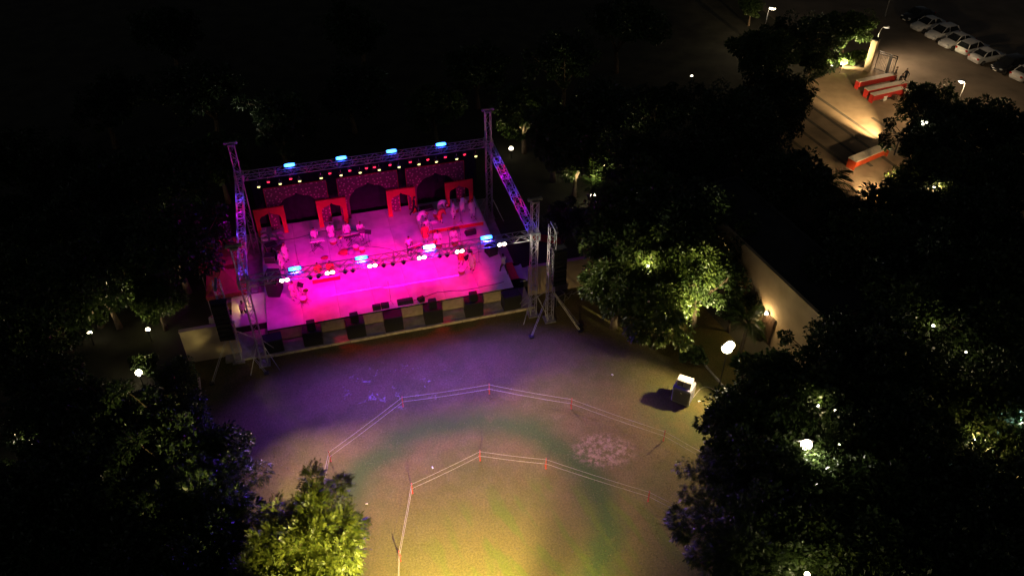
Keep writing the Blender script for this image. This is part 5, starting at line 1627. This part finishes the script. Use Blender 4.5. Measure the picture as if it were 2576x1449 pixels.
# low flood on the plaza, aimed along the paving, and one on the lower plaza end
def low_flood(px, py, z, tgt, power, color, ang, label):
    p = at(px, py, z); T = at(*tgt)
    t = thing('ground_floodlight', (p.x, p.y, 0), 0, label, 'floodlight')
    MB().box((0, 0, z / 2 - .06), (.1, .1, z - .1)).build('post', M['blackmetal'], t)
    d = (T - p).normalized(); q = d.to_track_quat('-Y', 'Z').to_matrix()
    o = MB().bevbox((0, 0, z), (.4, .14, .3), .03, 0, q).build('lamp_head', M['blackmetal'], t)
    MB().box(Vector((0, 0, z)) + d * .075, (.34, .02, .24), q).build('lens', M['lampglow'], o)
    spot(t, p + d * .15, T, power, color, ang, .85, .06)
low_flood(2262, 352, 1.6, (2140, 282), 9000, (1, .72, .34), 38, 'floodlight half hidden in leaves, raking the plaza paving')
low_flood(2244, 452, 2.8, (2195, 452), 1900, (1, .72, .36), 95, 'floodlight hidden in leaves over the lower plaza end')
# lamp post that lights the near lawn, just behind the camera end of the yard
def lawn_mast(x, y, z, tgt, power, color, ang, label):
    t = thing('floodlight_mast', (x, y, 0), 0, label, 'floodlight mast')
    MB().lathe([(.16, 0), (.16, .15), (.08, .2), (.06, z)], n=10).build('pole', M['steel'], t)
    d = (Vector(tgt) - Vector((x, y, z))).normalized(); q = d.to_track_quat('-Y', 'Z').to_matrix()
    o = MB().bevbox((0, 0, z), (.6, .2, .45), .04, 0, q).build('lamp_head', M['blackmetal'], t)
    MB().box(Vector((0, 0, z)) + d * .11, (.5, .02, .36), q).build('lens', M['lampglow'], o)
    spot(t, Vector((x, y, z)) + d * .2, tgt, power, color, ang, 1.0, .15)
    return t
lm = lawn_mast(-2.0, 14.5, 7.0, (-2.0, 20.5, 0), 23000, (1.0, .70, .26), 89, 'tall floodlight mast at the near end of the lawn')
lawn_mast(-1.6, 15.6, 9.4, (-9.2, 21.9, 5.4), 14000, (1.0, .84, .28), 38, 'taller floodlight mast at the near end, aimed at the bottom left tree')

# ================================================================== VEGETATION
def crown_mesh(seed, r, hz, n_clump, leaves, ls, style, material, droop=.3, flat=.8, crf=(.07, .26)):
    """leaves spread through uneven clumps; returns mesh and clump centres (crown centre at origin)"""
    g_ = np.random.default_rng(seed)
    cs = []
    lobes = [(g_.normal(0, .28, 3) * np.array([r, r, hz * .6]), g_.uniform(.5, .85)) for _ in range(6)]
    tries = 0
    while len(cs) < n_clump and tries < 8000:
        tries += 1
        p = g_.uniform(-1, 1, 3)
        l2 = np.linalg.norm(p)
        if l2 > 1 or l2 < .35: continue
        c, s = lobes[g_.integers(0, 6)]
        q = c + p * np.array([r, r, hz]) * s * (g_.uniform(1.05, 1.35) if g_.uniform() < .16 else 1)
        if abs(q[2]) > hz * 1.1: continue
        if cs and min(np.linalg.norm(q - o) for o in cs) < r * .13: continue
        cs.append(q)
    cs = np.array(cs)
    per = leaves // len(cs)
    P, D, U, SZ = [], [], [], []
    for c in cs:
        cr = g_.uniform(*crf) * r + .08
        n = int(per * g_.uniform(.5, 1.5))
        d = g_.normal(0, 1, (n, 3)); d /= np.linalg.norm(d, axis=1)[:, None]
        rad = cr * g_.uniform(.25, 1.0, n) ** .5
        pos = c + d * rad[:, None] * np.array([1, 1, flat])
        out = d * .8 + (c / (np.linalg.norm(c) + 1e-6)) * .5 + g_.normal(0, .45, (n, 3))
        out[:, 2] -= droop
        P.append(pos); D.append(out); SZ.append(ls * g_.uniform(.75, 1.2) * g_.uniform(.45, 1.45, n))
    P = np.concatenate(P); D = np.concatenate(D); SZ = np.concatenate(SZ)
    D /= np.linalg.norm(D, axis=1)[:, None]
    n = len(P)
    if style == 'compound':        # neem: sprays of paired narrow leaflets
        K = 9
        up = g_.normal(0, .4, (n, 3)); up[:, 2] += 1
        side = np.cross(D, up); side /= np.linalg.norm(side, axis=1)[:, None]
        nor = np.cross(side, D)
        V, Fc = [], []
        base = 0
        for k in range(K):
            f = (k // 2 + 1) / 5.0
            s = 1 if k % 2 else -1
            if k == K - 1: f, s = 1.0, 0
            o = P + D * (SZ * f)[:, None] - nor * (SZ * .18 * f * f)[:, None]
            dl = (D * .55 + side * s * .85 - nor * .15) if s else D
            dl = dl / np.linalg.norm(dl, axis=1)[:, None]
            ll = (SZ * (.55 - .2 * abs(f - .55)))[:, None]
            wd = np.cross(dl, nor); wd /= np.linalg.norm(wd, axis=1)[:, None]
            a = o; b = o + dl * ll * .45 + wd * ll * .14; c = o + dl * ll - nor * ll * .15; e = o + dl * ll * .45 - wd * ll * .14
            V.append(np.stack([a, b, c, e], 1))
        V = np.stack(V, 1).reshape(-1, 3)
        Fc = np.arange(len(V)).reshape(-1, 4)
        return fast_mesh('crown', V, Fc, [material]), cs
    up = g_.normal(0, .6, (n, 3)); up[:, 2] += .8
    side = np.cross(D, up); side /= np.linalg.norm(side, axis=1)[:, None]
    nor = np.cross(side, D)
    wr = .22 if style == 'long' else .36
    L_ = SZ[:, None]
    a = P; c = P + D * L_ - nor * L_ * .12; b = P + D * L_ * .45 + side * L_ * wr + nor * L_ * .08; e = P + D * L_ * .45 - side * L_ * wr + nor * L_ * .08
    V = np.stack([a, b, c, e], 1).reshape(-1, 3)
    i = np.arange(n) * 4
    Fc = np.concatenate([np.stack([i, i + 1, i + 2], 1), np.stack([i, i + 2, i + 3], 1)])
    return fast_mesh('crown', V, Fc, [material]), cs
def trunk_mesh(seed, cs, hc, r0):
    g_ = random.Random(seed)
    mb = MB()
    fork = Vector((g_.uniform(-.3, .3), g_.uniform(-.3, .3), hc * .42))
    mb.path([(0, 0, -.1), (fork.x * .3, fork.y * .3, hc * .2), fork], [r0 * 1.35, r0, r0 * .85], 8)
    limbs = []
    for k in range(6):
        a = 2 * PI * k / 6 + g_.uniform(-.4, .4)
        rr = max(abs(cs[:, 0]).max(), abs(cs[:, 1]).max()) * g_.uniform(.35, .55)
        e = Vector((math.cos(a) * rr, math.sin(a) * rr, hc + g_.uniform(-.4, .5)))
        m = fork.lerp(e, .5) + Vector((g_.uniform(-.2, .2), g_.uniform(-.2, .2), .15))
        mb.path([fork, m, e], [r0 * .55, r0 * .38, r0 * .2], 6)
        limbs.append((m, e))
    for i, c in enumerate(cs):
        if i % 2: continue
        c = Vector(c) + Vector((0, 0, hc))
        s = min((q for l_ in limbs for q in l_), key=lambda q: (q - c).length)
        m = s.lerp(c, .55) + Vector((g_.uniform(-.15, .15), g_.uniform(-.15, .15), g_.uniform(0, .2)))
        mb.path([s, m, c], [r0 * .18, r0 * .11, r0 * .05], 5)
    return mb.mesh('trunk', M['trunk'], True)
VAR = {}
def variant(name, seed, r, hz, hc, ncl, nl, ls, style, mt, **kw):
    me, cs = crown_mesh(seed, r, hz, ncl, nl, ls, style, M[mt], **kw)
    VAR[name] = (me, trunk_mesh(seed, cs, hc, .16 + r * .025), hc, r)
variant('oakA', 11, 3.2, 2.3, 5.0, 95, 15000, .26, 'plain', 'leaf')
variant('oakB', 12, 3.2, 2.6, 5.2, 85, 14000, .27, 'plain', 'leaf')
variant('darkA', 13, 3.2, 2.5, 5.0, 90, 13000, .26, 'plain', 'leafdark')
variant('darkB', 14, 3.2, 2.2, 5.0, 80, 12000, .3, 'long', 'leafdark')
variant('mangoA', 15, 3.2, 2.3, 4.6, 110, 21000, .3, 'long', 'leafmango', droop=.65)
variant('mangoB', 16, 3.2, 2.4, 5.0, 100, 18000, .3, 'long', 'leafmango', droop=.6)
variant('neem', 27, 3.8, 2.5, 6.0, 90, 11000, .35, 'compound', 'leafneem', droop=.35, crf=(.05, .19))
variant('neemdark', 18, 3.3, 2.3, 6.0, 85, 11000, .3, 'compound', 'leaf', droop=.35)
variant('roundA', 19, 3.0, 2.3, 4.4, 120, 17000, .22, 'plain', 'leafdark')
TREES = []
def tree(var, px, py, sc, rz, label, name='tree', group=None, hz=None):
    me, tm, hc, r = VAR[var]
    p = at(px, py, hc * sc)
    q = Matrix.Rotation(-BLD['ang'], 3, 'Z') @ Vector((p.x - BLD['c'].x, p.y - BLD['c'].y, 0))
    if abs(q.x) < BLD['L'] / 2 + .4 and abs(q.y) < 2.7: return None
    t = thing(name, (p.x, p.y, -.02), rz, label, 'tree', group)
    t.scale = (sc,) * 3
    c = link('crown', me, t, (0, 0, hc))
    c['kind'] = 'stuff'
    link('trunk', tm, t)
    return t
# big clump right of the stage
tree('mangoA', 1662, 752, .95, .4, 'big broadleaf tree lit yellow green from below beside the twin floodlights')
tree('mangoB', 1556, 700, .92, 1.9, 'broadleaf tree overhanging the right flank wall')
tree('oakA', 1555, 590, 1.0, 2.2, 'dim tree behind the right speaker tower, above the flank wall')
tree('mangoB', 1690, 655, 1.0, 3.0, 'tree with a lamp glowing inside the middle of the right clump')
tree('oakB', 1765, 700, .85, .9, 'tree standing before the left half of the plaster wall')
tree('darkA', 1893, 712, .4, .2, 'small dark tree against the lit plaster wall')
tree('darkA', 1845, 778, .42, 1.2, 'small dark tree between the twin floodlights and the plaster wall')
tree('oakB', 1600, 500, 1.05, 4.4, 'dark tree behind the small lit palm', group=None)
tree('darkA', 1740, 550, 1.1, 5.1, 'dark tree at the top of the right clump, left of the black roof')
tree('darkB', 1775, 590, .85, 2.4, 'dark tree overhanging the upper corner of the plaster wall')
tree('mangoA', 1590, 742, .7, 4.0, 'tree at the lawn corner between the big lit tree and the flank wall tree')
# behind the stage on the right
tree('oakA', 1395, 330, 1.0, .3, 'faintly lit tree behind the rear right tower')
tree('oakB', 1320, 270, .9, 1.3, 'dim tree farthest left of the group behind the rear right tower')
tree('darkA', 1500, 300, 1.05, 2.3, 'dim tree right of the faintly lit one behind the stage')
tree('oakB', 1450, 395, .75, 3.3, 'small tree glowing yellow green over a garden lamp')
tree('darkB', 1600, 380, 1.0, 4.3, 'black tree between the stage trees and the dark roof')
tree('darkA', 1420, 560, .6, .8, 'low dark tree beside the right side truss')
G1 = 'unlit trees in the black area beyond the stage'
for k, (px, py, s, v) in enumerate(((545, 395, .9, 'oakA'), (1092, 262, .8, 'oakB'))):
    tree(v, px, py, s, k * 1.1, ['tree with a few lit leaves behind the rear left tower', 'tree with a few pale lit leaves behind the rear truss'][k])
for k, (px, py, s) in enumerate(((430, 430, .95), (300, 470, 1.0), (150, 440, 1.0), (40, 400, 1.0), (700, 300, 1.0), (880, 230, 1.0), (520, 230, 1.0), (250, 250, 1.0), (1200, 170, 1.0), (1420, 160, 1.0), (1650, 260, 1.0), (1760, 400, 1.0), (1820, 300, 1.0), (900, 60, 1.1), (420, 80, 1.1), (1560, 60, 1.1))):
    tree(['darkA', 'darkB', 'roundA'][k % 3], px, py, s, k * 1.7, 'unlit black tree in the darkness beyond the stage', group=G1)
# around the plaza
tree('oakA', 1905, 135, 1.0, .5, 'tree under the bright street lamp at the top')
tree('oakB', 1893, 12, .5, 2.0, 'treetop lit beside the bright street lamp head')
tree('darkA', 1985, 110, .95, 1.2, 'dark tree right of the bright street lamp')
tree('roundA', 2058, 88, .85, 2.6, 'dark tree above the lit hedge, left of centre')
tree('oakB', 2135, 66, .8, 3.4, 'tree above the lit hedge beside the gate pillar')
tree('darkB', 1940, 215, .9, 4.2, 'dark tree left of the small palm with fairy lights')
tree('roundA', 1965, 290, .85, 5.0, 'dark rounded tree at the left edge of the plaza')
tree('darkA', 2045, 150, .6, 5.5, 'low dark tree overhanging the upper plaza edge')
tree('darkB', 1900, 370, .9, .7, 'black tree below the rounded tree at the left of the plaza')
tree('darkA', 1960, 470, .95, 1.7, 'black tree left of the lower plaza palm')
tree('roundA', 2335, 262, .85, .1, 'round headed tree between the counters and the bright lamp post')
tree('darkB', 2425, 315, .95, 1.0, 'dark tree right of the round headed tree')
tree('darkA', 2330, 365, .9, 2.0, 'dark tree at the right edge of the raked plaza light')
tree('roundA', 2520, 330, 1.0, 3.0, 'dark tree below the car at the right edge')
tree('mangoB', 2290, 462, .6, 4.0, 'bush like tree with bright leaf edges at the lower plaza light')
tree('oakA', 2390, 440, .95, 5.0, 'dim tree behind the warm orange lamp')
tree('darkB', 2290, 540, .9, .6, 'dark tree below the warm orange lamp')
G2 = 'unlit trees right of the roof'
for k, (px, py, s) in enumerate(((2480, 470, 1.0), (2560, 440, 1.0), (2420, 570, 1.0), (2540, 590, 1.05), (2190, 600, .95), (2310, 660, 1.0), (2440, 700, 1.0), (2560, 730, 1.0), (2170, 710, .9), (2080, 560, .85))):
    tree(['darkB', 'oakA', 'darkA'][k % 3], px, py, s, k * 1.3, 'unlit dark tree in the mass right of the black roof', group=G2)
# lower right mass
tree('oakA', 1955, 985, .95, .2, 'dark tree on the right below the twin floodlights')
tree('oakB', 1870, 1075, .8, 1.2, 'dark tree overhanging the far ropes at their right end')
tree('darkA', 2100, 915, .85, 2.2, 'dark tree before the foot of the plaster wall')
tree('darkB', 2160, 990, .95, 3.2, 'dark tree above the small lamps in the right mass')
tree('darkA', 1935, 1010, .6, 4.4, 'dark tree just left of the single dazzling floodlight')
tree('neemdark', 1835, 1180, .62, 4.2, 'dark tree with a ragged branch reaching over the lawn between the rope rows')
tree('oakB', 1945, 1215, .9, 5.2, 'dark tree below the single dazzling floodlight')
tree('oakA', 2120, 1185, .9, 5.7, 'dark tree right of the single dazzling floodlight')
tree('mangoB', 2190, 1010, .75, .4, 'dark tree right of the two tiny lamps')
tree('neemdark', 1868, 1425, .85, .9, 'feathery tree at the bottom right corner of the lawn')
tree('oakA', 1960, 1375, .9, 1.9, 'dim green tree at the bottom, left of the bottom edge lamp')
tree('mangoB', 2080, 1385, .85, 2.9, 'tree glowing olive green over the bottom edge lamp')
tree('darkA', 2300, 1120, .9, 3.9, 'dark tree left of the lit palm')
G3 = 'unlit trees in the lower right mass'
for k, (px, py, s) in enumerate(((2200, 880, .95), (2300, 790, 1.0), (2310, 950, .9), (2420, 850, .9), (2530, 830, 1.0), (2430, 970, .9), (2545, 985, .95), (2230, 1260, .95), (2360, 1270, .9), (2490, 1240, .9), (2210, 1400, .9), (2340, 1400, .9), (2470, 1380, .9), (2570, 1330, .9), (2560, 1160, .8))):
    tree(['darkA', 'oakB', 'darkB'][k % 3], px, py, s, k * 1.9, 'unlit dark tree in the lower right mass', group=G3)
# left
tree('oakA', 388, 748, .6, .6, 'small tree lit green from its foot left of the canopies')
tree('oakB', 255, 712, .8, 1.6, 'tree above the left garden lamp, barely lit')
tree('oakB', 452, 945, .45, 2.6, 'dark tree beside the left flank wall')
tree('darkB', 290, 1010, .6, 3.6, 'dark tree between the two left garden lamps')
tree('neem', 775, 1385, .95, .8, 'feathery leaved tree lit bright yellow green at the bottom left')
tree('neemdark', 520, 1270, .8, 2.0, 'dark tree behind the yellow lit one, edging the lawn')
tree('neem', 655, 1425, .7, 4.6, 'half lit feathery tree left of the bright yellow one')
tree('darkA', 465, 1150, .75, 1.1, 'black tree edging the dark left end of the lawn')
G4 = 'unlit trees in the left mass'
for k, (px, py, s) in enumerate(((120, 760, .9), (40, 740, .95), (110, 960, .75), (50, 860, .8), (190, 1050, .8), (430, 1050, .7), (120, 1030, .7), (300, 1090, .9), (380, 1150, .9), (180, 1200, .9), (330, 1240, .95), (430, 1300, .9), (60, 1260, .85), (200, 1370, .9), (380, 1400, .9), (520, 1400, .85), (60, 1400, .8), (300, 620, 1.0), (430, 600, 1.0), (160, 600, 1.0), (40, 560, 1.0), (200, 690, .95))):
    tree(['darkA', 'darkB', 'roundA'][k % 3], px, py, s, k * 2.1, 'unlit black tree in the mass left of the stage and lawn', group=G4)

# palms
def frond_mesh(L_, n=26, seed=1):
    g_ = random.Random(seed); mb = MB()
    pts = []
    for k in range(n + 1):
        f = k / n
        pts.append(Vector((L_ * f * (1 - .18 * f), 0, L_ * (.42 * f - .62 * f * f))))
    mb.path(pts[::3] + [pts[-1]], [.03 * (1 - .7 * k / 10) for k in range(len(pts[::3]) + 1)], 5)
    for k in range(3, n + 1):
        f = k / n; ll = L_ * .3 * math.sin(PI * min(1, .12 + .88 * f) ** .8) + .08
        for s in (-1, 1):
            d = Vector((.55 + g_.uniform(-.1, .1), s * .85, -.35 + g_.uniform(-.15, .1))).normalized()
            a = pts[k]; w = Vector((.022, 0, 0))
            mb.add([a - w, a + w, a + d * ll * .6 + w * .8, a + d * ll + Vector((0, 0, -.05 * ll)), a + d * ll * .6 - w * .8], [(0, 1, 2, 3, 4)])
    return mb.mesh('frond', M['palmleaf'])
FR = [frond_mesh(2.2, seed=s) for s in (1, 2, 3)]
def palm(base, h, nf, sc, label, seed, fairy=False):
    g_ = random.Random(seed)
    t = thing('palm_tree', (base.x, base.y, -.02), g_.uniform(0, 6), label, 'palm tree')
    rings = [(.2 if k == 0 else .13 + .015 * (k % 2), h * k / 14) for k in range(15)]
    MB().lathe(rings, n=9).build('trunk', M['palmtrunk'], t)
    for k in range(nf):
        o = link('frond', FR[k % 3], t, (0, 0, h - .05))
        o.rotation_euler = (0, -g_.uniform(-.5, .75), 2 * PI * k / nf * 1.0 + g_.uniform(-.2, .2) + (k % 2) * .3)
        o.scale = (sc * g_.uniform(.85, 1.1),) * 3
    if fairy:
        m = MB()
        for k in range(90):
            a = k * .55; z = h * .25 + h * .6 * k / 90
            m.ball((.17 * math.cos(a), .17 * math.sin(a), z), .028, 5, 4)
        o = m.build('fairy_lights', M['fairy'], t); o['kind'] = 'stuff'
    return t
b = at(1492, 470, 2.6); palm(b, 2.6, 13, .85, 'small palm lit from below by the garden lamp right of the stage', 3)
b = at(1880, 815, 2.6); palm(b, 2.8, 14, .95, 'palm standing right of the twin floodlights before the plaster wall', 5)
b = at(2075, 460, 5.0); palm(b, 5.0, 18, 1.45, 'big palm silhouetted against the lower plaza light', 7)
b = at(2020, 200, 3.4); palm(b, 3.4, 14, 1.0, 'palm wrapped in yellow fairy lights at the upper left of the plaza', 9, True)
b = at(2395, 1095, 5.0); palm(b, 5.0, 16, 1.0, 'lit green palm at the right', 11)
# hedge shrubs by the gate
hs, hcs = crown_mesh(31, .9, .6, 26, 3600, .17, 'plain', M['leaf'])
for k, (px, py) in enumerate(((2088, 160), (2110, 154), (2132, 150), (2152, 145), (2168, 142))):
    p = at(px, py, .7)
    t = thing('hedge_shrub', (p.x, p.y, 0), k * 1.2, '%s shrub of the floodlit hedge above the plaza' % ['leftmost', 'second from left', 'middle', 'fourth from left', 'rightmost'][k], 'shrub', 'shrubs of the floodlit hedge')
    c = link('foliage', hs, t, (0, 0, .75)); c['kind'] = 'stuff'
    MB().path([(0, 0, -.05), (.05, .02, .4), (0, 0, .8)], [.06, .05, .02], 6).build('stem', M['trunk'], t)
# shrub bed lit at far right below the palm, plants near the lamp at the left
for k, (px, py, lb) in enumerate(((2365, 1115, 'low yellow lit shrub beside the right palm'), (1930, 810, 'dark shrub at the foot of the plaster wall'), (362, 915, 'small bright green shrub above the larger left garden lamp'), (10, 1190, 'small green shrub at the left edge'), (1740, 890, 'low shrub at the pole of the twin floodlights'),
                                  (2040, 1085, 'small leafy shrub lit beside the single dazzling floodlight'), (1955, 1175, 'shrub with a few bright green leaves below the single floodlight'))):
    z = 3.0 if px in (2365, 2040, 1955) else .9
    p = at(px, py, z)
    t = thing('shrub', (p.x, p.y, z - .8), k * 1.4, lb, 'shrub')
    c = link('foliage', hs, t, (0, 0, .75)); c['kind'] = 'stuff'
    MB().path([(0, 0, -z + .75), (.05, .02, .4), (0, 0, .8)], [.06, .05, .02], 6).build('stem', M['trunk'], t)
print('objects', len(bpy.data.objects), 'tris', sum(len(m.polygons) for m in bpy.data.meshes))
